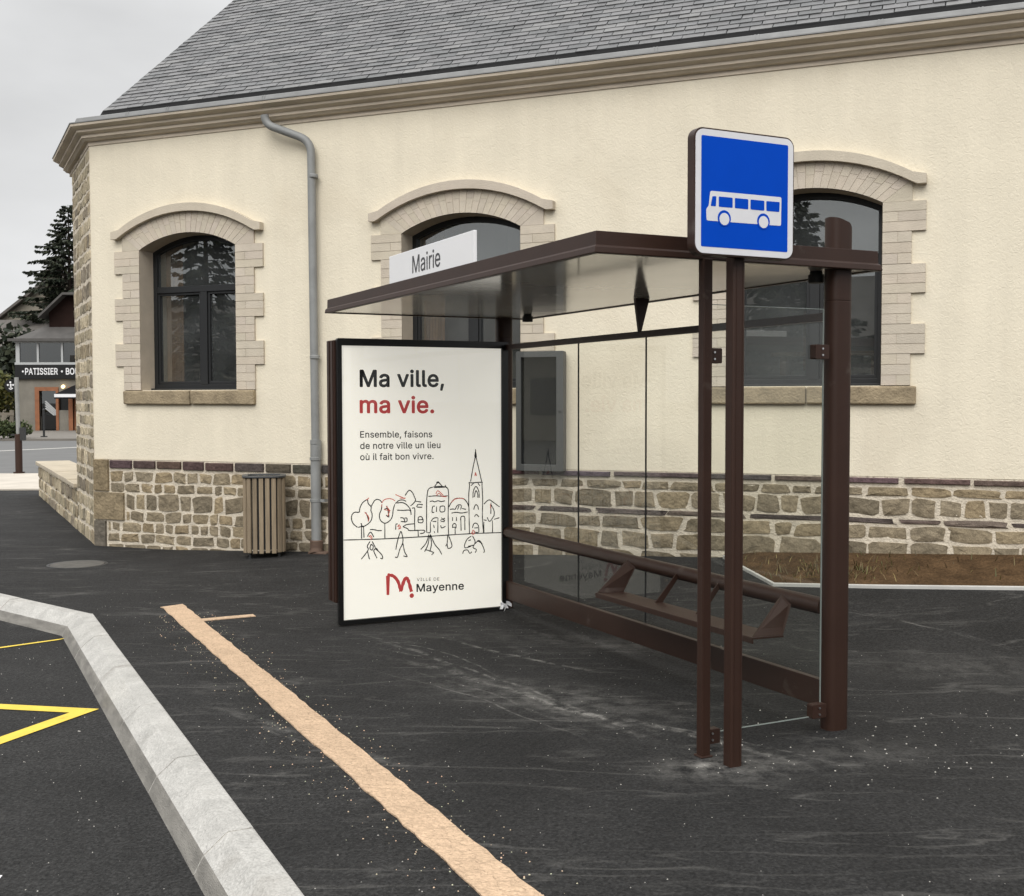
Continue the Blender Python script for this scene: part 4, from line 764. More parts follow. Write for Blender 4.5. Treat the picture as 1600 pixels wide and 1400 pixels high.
# soil bed at the foot of the wall, right side
edge = [(7.05, .055), (7.28, .42), (7.64, .94), (8.4, .89), (9.43, .80), (11, .66), (12.9, .5)]
def bed_z(u, n, nmax): return rise(u, n)+.012+.035*max(0, 1-n/max(nmax, .05))**1.4*min(1, nmax/.5)
mb = MB(); NU, NV = 90, 10; vs = []
def edge_n(u):
    for (a, b), (c, d) in zip(edge, edge[1:]):
        if a <= u <= c: return b+(d-b)*(u-a)/(c-a)
    return .5
for i in range(NU+1):
    u = 7.06+(12.88-7.06)*i/NU; nm = edge_n(u)-.012
    for j in range(NV+1):
        n = .012+(nm-.012)*j/NV; vs.append((*(FO+uF*u-iF*n).xy, bed_z(u, n, nm)+(rng.uniform(-.012, .014) if 0 < j < NV else 0)))
mb.add(vs, [(i*(NV+1)+j, i*(NV+1)+j+1, (i+1)*(NV+1)+j+1, (i+1)*(NV+1)+j) for i in range(NU) for j in range(NV)], 0, True); setting(mb.build('soil_bed', M_soil))
mb = MB(); mb.sweep([(FO+uF*u-iF*n).xy for u, n in edge], [(-.011, -.02), (-.011, .026), (.011, .026), (.011, -.02)], closed=True)
# lift the edging to follow the slope
for i in range(len(mb.v)):
    x, y, z = mb.v[i]; q = W2F((x, y, 0)); mb.v[i] = (x, y, z+rise(q[0], -q[1]))
tag(mb.build('edging', material('white_edging', (.52, .51, .48), rough=.6, var=.06, vscale=8), bevel=.004), 'white edging strip between the dark asphalt and the brown soil bed', 'edging')
mb = MB(); rg = random.Random(3)
for i in range(360):
    if i < 260: u = rg.gauss(8.0, .25)
    else: u = rg.uniform(7.3, 11)
    if not 7.2 < u < 12.5: continue
    nm = edge_n(u); n = rg.uniform(.06, nm-.06) if i >= 260 else min(nm-.03, max(.05, rg.gauss(nm*.55, .16)))
    p = FO+uF*u-iF*n; p.z = bed_z(u, n, nm); l = rg.uniform(.02, .075); a = rg.uniform(0, 2*pi); ln = rg.uniform(.4, 1.5)
    d = Vector((cos(a), sin(a), 0)); s_ = Vector((-d.y, d.x, 0))*.004; q = rg.uniform(.5, 1.2)
    c = rg.choice([lin(104, 98, 52), lin(88, 88, 46), lin(128, 112, 68), lin(96, 84, 56), lin(110, 92, 62)])
    mb.add([p-s_, p+s_, p+d*l*ln*.5+Vector((0, 0, l*.7))+s_*.7, p+d*l*ln*.5+Vector((0, 0, l*.7))-s_*.7, p+d*l*ln+Vector((0, 0, l))], [(0, 1, 2, 3), (3, 2, 4)], 0, False, tuple(v*q for v in c))
setting(mb.build('weeds', M_grass, recalc=False, merge=False), 'stuff')

# ================================================================== bus shelter  (local x = away from the road, y = along the kerb, z up)
SH = thing('bus_shelter', 'dark brown glass bus shelter with town poster case, perch bench and Mairie board', 'bus shelter', SO, SYAW)
RX0, RX1, RY0, RY1, RB = -1.363, .205, -.018, 3.70, 2.222
def post_loop(cx, cy, hx, hy, r=.03): return rrect(cx-hx, cx+hx, cy-hy, cy+hy, r, 5)
def post(cx, cy):
    mb = MB(); L1 = post_loop(cx, cy, .064, .048, .040); L2 = post_loop(cx, cy, .0623, .0463, .0385); n = len(L1)
    top = [2.472-.03*((p[0]-cx+.064)/.128)-.05*max(0, (p[0]-cx)/.064)**3 for p in L1]
    rings = [[(p[0], p[1], 0) for p in L1], [(p[0], p[1], 2.07) for p in L1], [(p[0], p[1], 2.072) for p in L2], [(p[0], p[1], 2.076) for p in L2], [(p[0], p[1], 2.078) for p in L1], [(p[0], p[1], z) for p, z in zip(L1, top)]]
    mb.add([p for r in rings for p in r], [(q*n+i, q*n+(i+1) % n, (q+1)*n+(i+1) % n, (q+1)*n+i) for q in range(5) for i in range(n)]+[tuple(range(n)), tuple(range(5*n, 6*n))])
    o = mb.build('post', M_brown, SH)
    for p in o.data.polygons: p.use_smooth = abs(p.normal.z) < .3
    o.data.set_sharp_from_angle(angle=radians(25))
    return o
post(.028, .055); post(.002, 3.655)
mb = MB(); mb.box(-.831, -.785, -.05, -.006, 0, RB+.003); mb.box(-.84, -.776, -.06, .004, 0, .008); mb.build('front_post', M_brown, SH, bevel=.004)
# roof: folded fascia all round, tinted glass sheet with rain puddles on it
path = [(RX0, RY0), (RX0, RY1), (RX1, RY1), (RX1, RY0)]
prof = [(.002, .094), (-.003, .094), (-.005, .034), (-.015, .026), (-.019, .002), (-.017, -.001), (.012, -.001), (.012, .012), (.008, .094)]
mb = MB(); k = len(prof); vs = []
for i in range(4):
    P = [Vector(p) for p in path]; d0 = (P[i]-P[i-1]).normalized(); d1 = (P[(i+1) % 4]-P[i]).normalized(); n0 = Vector((d0.y, -d0.x)); n1_ = Vector((d1.y, -d1.x)); m_ = (n0+n1_)/(1+n0.dot(n1_))
    vs += [(P[i].x+m_.x*o, P[i].y+m_.y*o, RB+z) for o, z in prof]
mb.add(vs, [(i*k+j, i*k+(j+1) % k, ((i+1) % 4)*k+(j+1) % k, ((i+1) % 4)*k+j) for i in range(4) for j in range(k)])
mb.build('roof_frame', M_brown, SH, bevel=.0015)
mb = MB(); mb.box(RX0+.0125, RX1-.0125, RY0+.0125, RY1-.0125, RB+.004, RB+.03); mb.build('roof_panel', M_soffit, SH)
mb = MB(); mb.box(RX0+.009, RX1-.009, RY0+.009, RY1-.009, RB+.0305, RB+.07); mb.build('roof_cover', M_brown, SH)
# rails and back glass
mb = MB(); mb.box(-.02, .02, .10, 3.60, 1.983, 2.022); mb.build('top_rail', M_brown, SH, bevel=.004)
mb = MB(); mb.tube([(0, .10, .592), (0, 3.61, .604)], .042, 20); mb.build('lean_rail', M_brown, SH)
mb = MB(); mb.box(-.018, .018, .10, 3.60, .098, .232); mb.build('bottom_rail', M_brown, SH, bevel=.003)
ys = [.112, .922, 1.757, 2.592, 3.595]
for i in range(4):
    mb = MB(); mb.box(.045, .046, ys[i]+.003, ys[i+1]-.003, .22, 2.0); mb.build('back_glass', G_shelter, SH)
    if i:
        mb = MB(); mb.box(.040, .049, ys[i]-.003, ys[i]+.003, .225, 2.0); mb.build('glass_seal', M_rubber, SH)
# double tapered bracket carrying the roof
mb = MB(); mb.prism([[(-.010, 2.022), (.004, 2.022), (.062, RB+.003), (-.040, RB+.003)]], XZ, 1.745, 1.772); mb.build('roof_bracket', M_brown, SH, bevel=.002)
for y, x in ((3.22, -.02), (.155, -.02)):
    mb = MB(); mb.prism([disc(x, y, .038, n=18)], IDM, RB-.052, RB-.012); mb.prism([disc(x, y, .03, n=18)], IDM, RB-.012, RB+.003); mb.build('down_light', M_rubber, SH, bevel=.006)
# perch bench hung from the lean rail
sx0, sx1, sy0, sy1, szz = -.325, -.135, .235, 1.735, .438
BN = MB(); BN.hexa([(sx0, sy0, szz-.004), (sx1, sy0, szz-.010), (sx1, sy1, szz-.010), (sx0, sy1, szz-.004), (sx0, sy0, szz+.006), (sx1, sy0, szz), (sx1, sy1, szz), (sx0, sy1, szz+.006)])
BN.box(sx0-.004, sx0+.004, sy0, sy1, szz-.025, szz+.0055)
bench = BN.build('bench', M_brown, SH, bevel=.002)
def plate(y_t, y_b, wt, fr, bk, name):
    mb = MB(); th = .005
    a = [(fr, y_b, szz+.004), (bk, y_b, szz-.004), (-.002, y_t, .565), (-.045+.0, y_t-.0, .615)]
    a = [(fr, y_b, szz+.006), (bk, y_b, szz+.0), (-.038, y_t-wt, .575), (-.040, y_t+wt, .612)]
    P = [Vector(p) for p in a]; n = Vector((0, 1, 0))*th
    mb.hexa([p-n for p in P]+[p+n for p in P]); mb.build(name, M_brown, bench, bevel=.0015)
plate(1.79, 1.725, .045, sx0+.004, sx1, 'end_plate'); plate(.335, .245, .035, sx0+.004, sx1, 'end_plate')
for y in (1.30, .90):
    mb = MB(); mb.prism([[(-.19, szz), (-.138, szz), (-.035, .565), (-.035, .605)]], XZ, y-.004, y+.004); mb.build('bracket', M_brown, bench)
# short side screen
mb = MB(); mb.box(-.762, -.09, .0205, .0215, .088, 2.03); mb.build('side_glass', G_shelter, SH)
mb = MB()
for x0, x1, z0, z1 in ((-.762, -.758, .086, 2.03), (-.092, -.089, .086, 2.03), (-.758, -.092, .084, .088), (-.758, -.092, 2.029, 2.032)): mb.box(x0, x1, .0175, .0245, z0, z1)
mb.build('glass_edge', material('ground_glass_edge', (.21, .24, .225), rough=.25), SH)
for x0, x1, z in ((-.786, -.70, 1.80), (-.16, -.078, 1.828), (-.786, -.70, .075), (-.16, -.076, .115)):
    mb = MB(); mb.prism([rrect(x0, x1, z-.034, z+.034, .006, 2)], XZ, -.008, .034); cl = mb.build('clamp', M_brown, SH, bevel=.002)
    for dz_ in (-.015, .015): mb = MB(); mb.tube([((x0+x1)/2, -.0125, z+dz_), ((x0+x1)/2, -.008, z+dz_)], .005, 10); mb.build('bolt', M_steel, cl)
# poster case
PY = 3.59
CB = MB(); CB.box(-1.350, -.11, PY+.035, PY+.185, .165, 2.03)
case = CB.build('poster_case', M_brown, SH, bevel=.006)
mb = MB(); mb.box(-1.356, -1.3505, PY+.045, PY+.085, .17, 2.025); mb.box(-1.356, -1.3505, PY+.125, PY+.17, .17, 2.025); mb.build('side_trim', M_brown, case)
mb = MB(); mb.prism([rrect(-1.335, .005, .008, 2.042, .012, 3), [(-1.300, .042), (-1.300, 1.992), (-.048, 1.992), (-.048, .042)]], XZ, PY-.004, PY+.034); mb.build('door_frame', M_black, case, bevel=.003)
mb = MB(); mb.box(-1.299, -.049, PY+.012, PY+.02, .043, 1.991, 0)
PM = XZ; D = PY+.0112
PD = {'K': [[(-1.294,0.615),(-1.006,0.607),(-0.671,0.606),(-0.324,0.608),(-0.051,0.603)],[(-1.16,0.729),(-1.159,0.617)],[(-1.144,0.701),(-1.141,0.624)],[(-1.164,0.729),(-1.151,0.702),(-1.143,0.707)],[(-1.189,0.7),(-1.221,0.728),(-1.234,0.764),(-1.228,0.794),(-1.208,0.809),(-1.177,0.808),(-1.171,0.834),(-1.155,0.868),(-1.127,0.891),(-1.11,0.893)],[(-1.112,0.893),(-1.107,0.866),(-1.086,0.842),(-1.088,0.815),(-1.079,0.791),(-1.083,0.753),(-1.103,0.726),(-1.136,0.707),(-1.16,0.704),(-1.185,0.7)],[(-1.086,0.844),(-1.062,0.883),(-1.041,0.894),(-1.017,0.886),(-1.004,0.867)],[(-1.004,0.858),(-1.009,0.819),(-1.023,0.785),(-1.018,0.746),(-0.989,0.721),(-0.964,0.724),(-0.935,0.746),(-0.922,0.78),(-0.918,0.815),(-0.905,0.854)],[(-0.983,0.721),(-0.983,0.611)],[(-1.096,0.679),(-1.071,0.678),(-1.03,0.668),(-1.006,0.668)],[(-1.127,0.805),(-1.115,0.777),(-1.105,0.742)],[(-0.968,0.845),(-0.959,0.817),(-0.947,0.805)],[(-0.988,0.818),(-0.964,0.825),(-0.955,0.793),(-0.952,0.762),(-0.972,0.778)],[(-0.901,0.858),(-0.872,0.88),(-0.839,0.881),(-0.818,0.87)],[(-0.889,0.861),(-0.847,0.863),(-0.814,0.846),(-0.789,0.817),(-0.782,0.797)],[(-0.889,0.81),(-0.839,0.806),(-0.789,0.804),(-0.779,0.77)],[(-0.826,0.913),(-0.796,0.95),(-0.771,0.936),(-0.754,0.903),(-0.745,0.875),(-0.763,0.852),(-0.784,0.837)],[(-0.745,0.869),(-0.7,0.861)],[(-0.772,0.818),(-0.751,0.814),(-0.753,0.729),(-0.751,0.658)],[(-0.725,0.846),(-0.734,0.827),(-0.692,0.823)],[(-0.725,0.846),(-0.687,0.841)],[(-0.722,0.751),(-0.7,0.754),(-0.686,0.73),(-0.692,0.71),(-0.722,0.713),(-0.725,0.736),(-0.722,0.751)],[(-0.722,0.732),(-0.689,0.732)],[(-0.864,0.754),(-0.839,0.749),(-0.831,0.725),(-0.86,0.726)],[(-0.831,0.749),(-0.813,0.748),(-0.814,0.724),(-0.835,0.721)],[(-0.844,0.686),(-0.815,0.701),(-0.756,0.704)],[(-0.84,0.686),(-0.806,0.67),(-0.79,0.656),(-0.68,0.653),(-0.681,0.634),(-0.71,0.63)],[(-0.726,0.653),(-0.724,0.611)],[(-0.898,0.709),(-0.9,0.669)],[(-0.9,0.709),(-0.885,0.71)],[(-0.658,0.633),(-0.658,0.796),(-0.653,0.911),(-0.627,0.963),(-0.506,0.965),(-0.482,0.912),(-0.486,0.772),(-0.484,0.604)],[(-0.593,0.972),(-0.565,0.999),(-0.532,0.97)],[(-0.58,0.999),(-0.565,1.005),(-0.554,0.994)],[(-0.511,0.981),(-0.498,0.957)],[(-0.597,0.962),(-0.511,0.964)],[(-0.644,0.9),(-0.584,0.902),(-0.533,0.897),(-0.489,0.899)],[(-0.632,0.862),(-0.61,0.865),(-0.593,0.858),(-0.567,0.865),(-0.541,0.858),(-0.511,0.863)],[(-0.61,0.826),(-0.615,0.784),(-0.598,0.782)],[(-0.578,0.823),(-0.58,0.783)],[(-0.61,0.826),(-0.593,0.827)],[(-0.55,0.823),(-0.55,0.785),(-0.516,0.785),(-0.516,0.822),(-0.55,0.823)],[(-0.624,0.715),(-0.602,0.738),(-0.572,0.74)],[(-0.628,0.711),(-0.628,0.636)],[(-0.568,0.74),(-0.57,0.629)],[(-0.551,0.719),(-0.512,0.734)],[(-0.542,0.739),(-0.512,0.714)],[(-0.603,0.69),(-0.598,0.666)],[(-0.547,0.683),(-0.538,0.663),(-0.508,0.673)],[(-0.611,0.714),(-0.581,0.713)],[(-0.599,0.642),(-0.594,0.63)],[(-0.546,0.711),(-0.516,0.708)],[(-0.479,0.816),(-0.464,0.843),(-0.433,0.873),(-0.394,0.877),(-0.359,0.871),(-0.332,0.842),(-0.319,0.809)],[(-0.472,0.797),(-0.446,0.799),(-0.433,0.794)],[(-0.429,0.794),(-0.411,0.825),(-0.381,0.824),(-0.385,0.792)],[(-0.411,0.793),(-0.398,0.821)],[(-0.376,0.8),(-0.341,0.792)],[(-0.46,0.769),(-0.42,0.773),(-0.377,0.766),(-0.328,0.772)],[(-0.451,0.739),(-0.451,0.711)],[(-0.42,0.739),(-0.419,0.709)],[(-0.451,0.658),(-0.449,0.682),(-0.434,0.691),(-0.422,0.677),(-0.425,0.653)],[(-0.454,0.663),(-0.422,0.663)],[(-0.431,0.656),(-0.43,0.613)],[(-0.384,0.736),(-0.382,0.635)],[(-0.352,0.734),(-0.351,0.637)],[(-0.386,0.712),(-0.381,0.739),(-0.355,0.738),(-0.35,0.706)],[(-0.262,1.239),(-0.262,1.195),(-0.283,1.102),(-0.303,0.998)],[(-0.262,1.195),(-0.238,1.101),(-0.212,0.995)],[(-0.262,1.223),(-0.268,1.183),(-0.255,1.182),(-0.262,1.223)],[(-0.319,0.992),(-0.288,0.988),(-0.243,0.99),(-0.203,0.99)],[(-0.316,0.991),(-0.312,0.966),(-0.319,0.894),(-0.317,0.781),(-0.314,0.611)],[(-0.208,0.99),(-0.209,0.963),(-0.204,0.857),(-0.207,0.727),(-0.198,0.609)],[(-0.301,0.966),(-0.279,0.985)],[(-0.226,0.963),(-0.243,0.984)],[(-0.284,0.876),(-0.281,0.925),(-0.259,0.96),(-0.236,0.923),(-0.233,0.874)],[(-0.272,0.88),(-0.266,0.916),(-0.257,0.928),(-0.245,0.903),(-0.244,0.875)],[(-0.278,0.787),(-0.269,0.815),(-0.257,0.823),(-0.244,0.81),(-0.239,0.785)],[(-0.273,0.734),(-0.257,0.75),(-0.235,0.73)],[(-0.289,0.65),(-0.28,0.678),(-0.26,0.685),(-0.24,0.664),(-0.236,0.615)],[(-0.276,0.649),(-0.244,0.65)],[(-0.28,0.621),(-0.24,0.611)],[(-0.195,0.824),(-0.154,0.855),(-0.118,0.837),(-0.064,0.798)],[(-0.135,0.834),(-0.137,0.749)],[(-0.198,0.707),(-0.173,0.701)],[(-0.168,0.726),(-0.146,0.692),(-0.11,0.735)],[(-0.123,0.699),(-0.123,0.609)],[(-0.11,0.706),(-0.065,0.717)],[(-0.137,0.822),(-0.11,0.772),(-0.11,0.731)],[(-0.195,0.694),(-0.195,0.609)],[(-1.116,0.63),(-1.092,0.661),(-1.067,0.624)],[(-1.096,0.594),(-1.117,0.56),(-1.111,0.533),(-1.162,0.47)],[(-1.117,0.529),(-1.101,0.466)],[(-1.08,0.593),(-1.056,0.545),(-1.068,0.523),(-1.044,0.47)],[(-1.056,0.541),(-1.007,0.492),(-1.003,0.464),(-1.019,0.469)],[(-1.088,0.574),(-1.097,0.544),(-1.08,0.531),(-1.072,0.558),(-1.088,0.574)],[(-1.048,0.545),(-1.035,0.521)],[(-0.861,0.656),(-0.874,0.625),(-0.89,0.571),(-0.899,0.524)],[(-0.857,0.655),(-0.844,0.6),(-0.849,0.561),(-0.87,0.522),(-0.887,0.469),(-0.906,0.47)],[(-0.845,0.568),(-0.832,0.505),(-0.812,0.468),(-0.841,0.474)],[(-0.654,0.633),(-0.628,0.632)],[(-0.641,0.62),(-0.663,0.558),(-0.706,0.513)],[(-0.633,0.616),(-0.62,0.556),(-0.633,0.493)],[(-0.629,0.62),(-0.595,0.546),(-0.56,0.504),(-0.539,0.467)],[(-0.637,0.604),(-0.65,0.541),(-0.676,0.495)],[(-0.672,0.511),(-0.629,0.496),(-0.604,0.483),(-0.621,0.468)],[(-0.491,0.604),(-0.495,0.548),(-0.508,0.525)],[(-0.484,0.604),(-0.456,0.526),(-0.487,0.508),(-0.495,0.54)],[(-0.298,0.59),(-0.333,0.568),(-0.355,0.524),(-0.347,0.504),(-0.302,0.513)],[(-0.289,0.59),(-0.267,0.544),(-0.285,0.504),(-0.258,0.486),(-0.267,0.463)],[(-0.254,0.551),(-0.218,0.533),(-0.191,0.474),(-0.2,0.459)],[(-0.369,0.461),(-0.36,0.484),(-0.329,0.486),(-0.312,0.461),(-0.294,0.472)],[(-0.325,0.555),(-0.302,0.562)],[(-0.267,0.531),(-0.236,0.554),(-0.209,0.524)],[(-0.325,0.515),(-0.28,0.52)]],'R': [[(-1.123,0.894),(-1.112,0.899),(-1.102,0.908)],[(-1.135,0.805),(-1.115,0.785),(-1.103,0.761),(-1.11,0.738)],[(-1.004,0.866),(-0.988,0.888),(-0.955,0.896),(-0.922,0.89),(-0.904,0.877)],[(-0.901,0.924),(-0.872,0.911),(-0.847,0.9),(-0.829,0.89)],[(-0.868,0.895),(-0.822,0.895)],[(-0.972,0.841),(-0.947,0.809),(-0.96,0.77)],[(-0.988,0.818),(-0.939,0.808)],[(-1.004,0.858),(-1.008,0.839)],[(-0.584,0.916),(-0.571,0.939),(-0.55,0.927),(-0.524,0.902)],[(-0.58,0.904),(-0.558,0.919),(-0.533,0.896),(-0.498,0.893)],[(-0.442,0.869),(-0.394,0.877),(-0.354,0.87)],[(-0.464,0.847),(-0.439,0.866)],[(-0.268,1.037),(-0.263,1.065),(-0.254,1.037)],[(-1.106,0.626),(-1.092,0.637),(-1.08,0.617),(-1.096,0.61)],[(-0.886,0.688),(-0.873,0.703),(-0.861,0.679),(-0.882,0.672)],[(-0.877,0.696),(-0.869,0.672)],[(-0.298,0.606),(-0.284,0.634),(-0.271,0.613),(-0.289,0.598)],[(-0.291,0.626),(-0.282,0.601)],[(-0.141,0.822),(-0.138,0.789)],[(-0.265,1.053),(-0.259,1.045)],[(-1.1,0.629),(-1.088,0.621)]],'logo': [[[-0.9624,0.1977],[-0.9614,0.3371]],[[-0.9663,0.3444],[-0.9197,0.3319],[-0.883,0.2873],[-0.8636,0.2158]],[[-0.8636,0.2158],[-0.8383,0.2911],[-0.8196,0.3097],[-0.8035,0.2886],[-0.7803,0.2072]]],'dot': [-0.7779,0.1788],'T': [['Ma ville,',[-1.161,1.6986],[-0.5187,1.7009],[-1.1601,1.8225]],['ma vie.',[-1.1624,1.5125],[-0.5985,1.5088],[-1.1615,1.6366]],['Ensemble, faisons',[-1.1637,1.3391],[-0.6114,1.3327],[-1.1634,1.3859]],['de notre ville un lieu',[-1.1643,1.2584],[-0.5466,1.2523],[-1.164,1.3053]],['où il fait bon vivre.',[-1.1649,1.1785],[-0.6019,1.1726],[-1.1645,1.2254]],['Mayenne',[-0.7389,0.2029],[-0.3624,0.1924],[-0.7386,0.2617]],['VILLE DE',[-0.7385,0.2828],[-0.5586,0.2735],[-0.7384,0.3063]]],'bus': [[[-0.9653,2.4719],[-0.5916,2.4731],[-0.5928,2.3507],[-0.9835,2.348],[-0.986,2.3959],[-0.9727,2.4105],[-0.9685,2.4517]],[[-0.955,2.45],[-0.9348,2.4515],[-0.9368,2.4095],[-0.9637,2.4093]],[[-0.9225,2.4516],[-0.851,2.4515],[-0.8506,2.4093],[-0.9222,2.4087]],[[-0.8395,2.4515],[-0.7692,2.4513],[-0.7689,2.4087],[-0.8392,2.4092]],[[-0.7576,2.4512],[-0.6839,2.4512],[-0.6836,2.4092],[-0.7573,2.4095]],[[-0.6733,2.451],[-0.6009,2.4517],[-0.6029,2.4093],[-0.673,2.409]],[[-0.8936,2.3595],[-0.6879,2.3604]]]}
for t_, p0, p1, pc_ in PD['T']:
    cap = pc_[1]-p0[1]
    big = t_.startswith('M') and 'ville' in t_; red = t_ == 'ma vie.'
    bold = 20 if (big or red) else (14 if t_ == 'Mayenne' else (10 if 'VILLE' not in t_ else 2))
    if red: cap = PD['T'][0][3][1]-PD['T'][0][1][1]
    put_text(mb, t_, p0, p1, cap, PM, D, 2 if red else (4 if t_ == 'VILLE DE' else 1), bold, 12 if 'VILLE' not in t_ else 60)
for l in PD['K']: stroke(mb, l, .0072, PM, D, 1)
for l in PD['R']: stroke(mb, l, .0062, PM, D-.0002, 3)
for l, wd in zip(PD['logo'], (.026, .022, .024)): stroke(mb, l, wd, PM, D-.0001*(1+PD['logo'].index(l)), 2)
mb.flat([disc(*PD['dot'], .017)], PM, D-.0004, 2)
mb.build('poster', [M_paper, M_ink, M_red, M_lred, M_grey_ink], case, recalc=False, merge=False)
mb = MB(); mb.box(-1.300, -.048, PY+.003, PY+.004, .042, 1.992); mb.build('glass_door', glass('poster_glass', (.97, .97, .965), f0=.018, sch=.5), case)
# stop name board standing on the front edge of the roof
mb = MB(); mb.box(-1.354, -1.335, 1.24, 2.487, RB+.06, 2.485); NB = mb.build('name_board', M_white, SH, bevel=.003)
mb = MB(); mpB = lambda p, q, d: (d, -p, q)
put_text(mb, 'Mairie', (-2.10, 2.345), (-1.685, 2.345), .10, mpB, -1.3547, 0, 6); mb.build('lettering', M_text, NB, recalc=False, merge=False)
# scraps of white tape at the foot of the far post
mb = MB(); rg = random.Random(9)
t = S2W(-.03, 3.56)
for i in range(7):
    a = rg.uniform(0, 6.28); x, y, z = rg.uniform(-.05, .05), rg.uniform(-.03, .03), rg.uniform(.0, .05); l = rg.uniform(.03, .06); d = Vector((cos(a), sin(a), rg.uniform(-.4, .8)))*l; s_ = Vector((-sin(a)*.4, cos(a)*.4, .9))*.014
    p = Vector((x, y, z+.014)); mb.add([p-s_, p+d-s_, p+d*1.02+s_, p+s_, p+d*.5+Vector((0, 0, .02))], [(0, 1, 4), (1, 2, 4), (2, 3, 4), (3, 0, 4)])
o = mb.build('tape_scrap', M_white, recalc=False, merge=False); o.location = t; tag(o, 'crumpled white tape scrap lying at the foot of the far shelter post', 'tape')

# ================================================================== bus stop sign on its own post
SG = thing('bus_stop_sign', 'square blue bus stop sign with white bus on a tall brown post', 'road sign', S2W(-.769, -.19), SYAW)
mb = MB()
for x0, x1, y0, y1 in ((-.0315, .0315, -.030, .030),): mb.prism([rrect(x0, x1, y0, y1, .010, 3)], IDM, 0, 2.70)
for x in (-.014, .018): mb.box(x-.002, x+.002, -.0313, -.0295, .02, 2.20)
mb.build('post', M_brown, SG)
mb = MB(); ox = .769
mb.prism([rrect(-1.045+ox, -.520+ox, 2.206, 2.732, .045, 8)], XZ, -.080, -.034); mb.prism([rrect(-1.028+ox, -.537+ox, 2.223, 2.715, .03, 6)], XZ, -.034, -.031); mb.build('housing', M_brown, SG, bevel=.003)
mb = MB(); Y = -.0835; mp = XZ
mb.prism([rrect(-1.038+ox, -.527+ox, 2.213, 2.725, .040, 8)], XZ, Y, -.0795, 0)
sh = lambda l: [(p[0]+ox, p[1]) for p in l]
mb.flat([rrect(-1.011+ox, -.556+ox, 2.240, 2.698, .006, 3)], mp, Y-.0008, 1)
B = PD['bus']
def rnd(l, r=.007):
    o = []; n = len(l)
    for i in range(n):
        p0, p1, p2 = Vector(l[i-1]), Vector(l[i]), Vector(l[(i+1) % n]); a = p1+(p0-p1).normalized()*min(r, (p0-p1).length*.4); b = p1+(p2-p1).normalized()*min(r, (p2-p1).length*.4)
        o += [tuple(a.lerp(p1, .0)), tuple((a+b+p1*2)/4), tuple(b)]
    return o
mb.flat([rnd(sh(B[0]))], mp, Y-.0016, 0)
for l in B[1:6]: mb.flat([rnd(sh(l), .004)], mp, Y-.0024, 1)
for c in B[6]:
    mb.flat([disc(c[0]+ox, c[1]+.003, .034)], mp, Y-.0024, 1); mb.flat([disc(c[0]+ox, c[1], .0255)], mp, Y-.0032, 0)
mb.build('sign_plate', [M_signwhite, M_signblue], SG, recalc=False, merge=False)

# ================================================================== across the street
def px(x, Y): return (x-800)*Y/1811.5
BY = 60.0
t = thing('bakery', 'grey two-storey bakery with black fascia reading PATISSIER and orange wood doors', 'bakery', (-25.55, BY, .10))
# local x from 0 (left corner) to the right, y into the building, z up
mb = MB(); openings = [[(1.12, 0), (1.12, 2.05), (1.98, 2.05), (1.98, 0)], [(2.1, 1.05), (2.1, 1.95), (2.62, 1.95), (2.62, 1.05)], [(2.85, 0), (2.85, 2.05), (3.75, 2.05), (3.75, 0)], [(4.6, .7), (4.6, 1.95), (7.4, 1.95), (7.4, .7)]]
mb.prism([[(0, -.15), (9, -.15), (9, 2.72), (0, 2.72)]]+openings, XZ, 0, .3); mb.box(0, .25, .3, 8, -.15, 4.6); mb.box(8.75, 9, .3, 8, -.15, 4.6); mb.box(.25, 8.75, 7.7, 8, -.15, 4.6)
mb.build('wall', M_baker, t)
mb = MB(); mb.box(.3, 8.7, 3.0, 3.1, 0, 4.5); mb.box(.3, 8.7, .3, 7.6, 2.72, 2.8); mb.build('interior', M_dark, t)
mb = MB(); mb.box(-.06, 9.06, -.16, .0, 2.66, 3.40); FB = mb.build('fascia_board', M_black, t, bevel=.01)
for t_, x0, x1, xd in (('PATISSIER', .48, 2.15, .36), ('BOULANGER', 2.58, 4.6, 2.37)):
    mb = MB(); put_text(mb, t_, (x0, 2.885), (x1, 2.885), .34, XZ, -.165, 0, 16); mb.flat([disc(xd, 3.05, .05)], XZ, -.165, 0); mb.build('lettering', M_white, FB, recalc=False, merge=False)
def door_frame(x0, x1, z1):
    mb = MB(); mb.prism([[(x0-.22, 0), (x0-.22, z1+.2), (x1+.14, z1+.2), (x1+.14, 0), (x1, 0), (x1, z1), (x0, z1), (x0, 0)]], XZ, -.05, .1); return mb.build('door_frame', M_doorwood, t)
d1_ = door_frame(1.12, 1.98, 2.05); d2_ = door_frame(2.85, 3.75, 2.05)
mb = MB(); mb.box(1.12, 1.98, .14, .15, .75, 2.05); mb.build('pane', G_far, d1_); mb = MB(); mb.box(1.30, 1.98, .12, .15, .05, .78); mb.build('door_panel', M_black, d1_)
mb = MB()
for i in range(4): mb.prism([[(1.34, 1.5-.12*i), (1.40, 1.55-.12*i), (1.96, 1.02-.1*i), (1.96, .93-.1*i)]], XZ, .128, .135)
mb.build('window_drape', M_whiteframe, d1_)
mb = MB(); mb.box(2.85, 3.75, .12, .18, 0, 2.05); mb.build('door_leaf', M_doorwood, d2_); mb = MB(); mb.box(3.05, 3.11, .07, .12, .95, 1.12); mb.build('handle', M_iron, d2_)
mb = MB(); mb.box(2.1, 2.62, .12, .13, 1.05, 1.95); mb.build('window', M_black, t)
mb = MB(); mb.box(4.6, 7.4, .12, .13, .7, 1.95); mb.build('window', G_far, t)
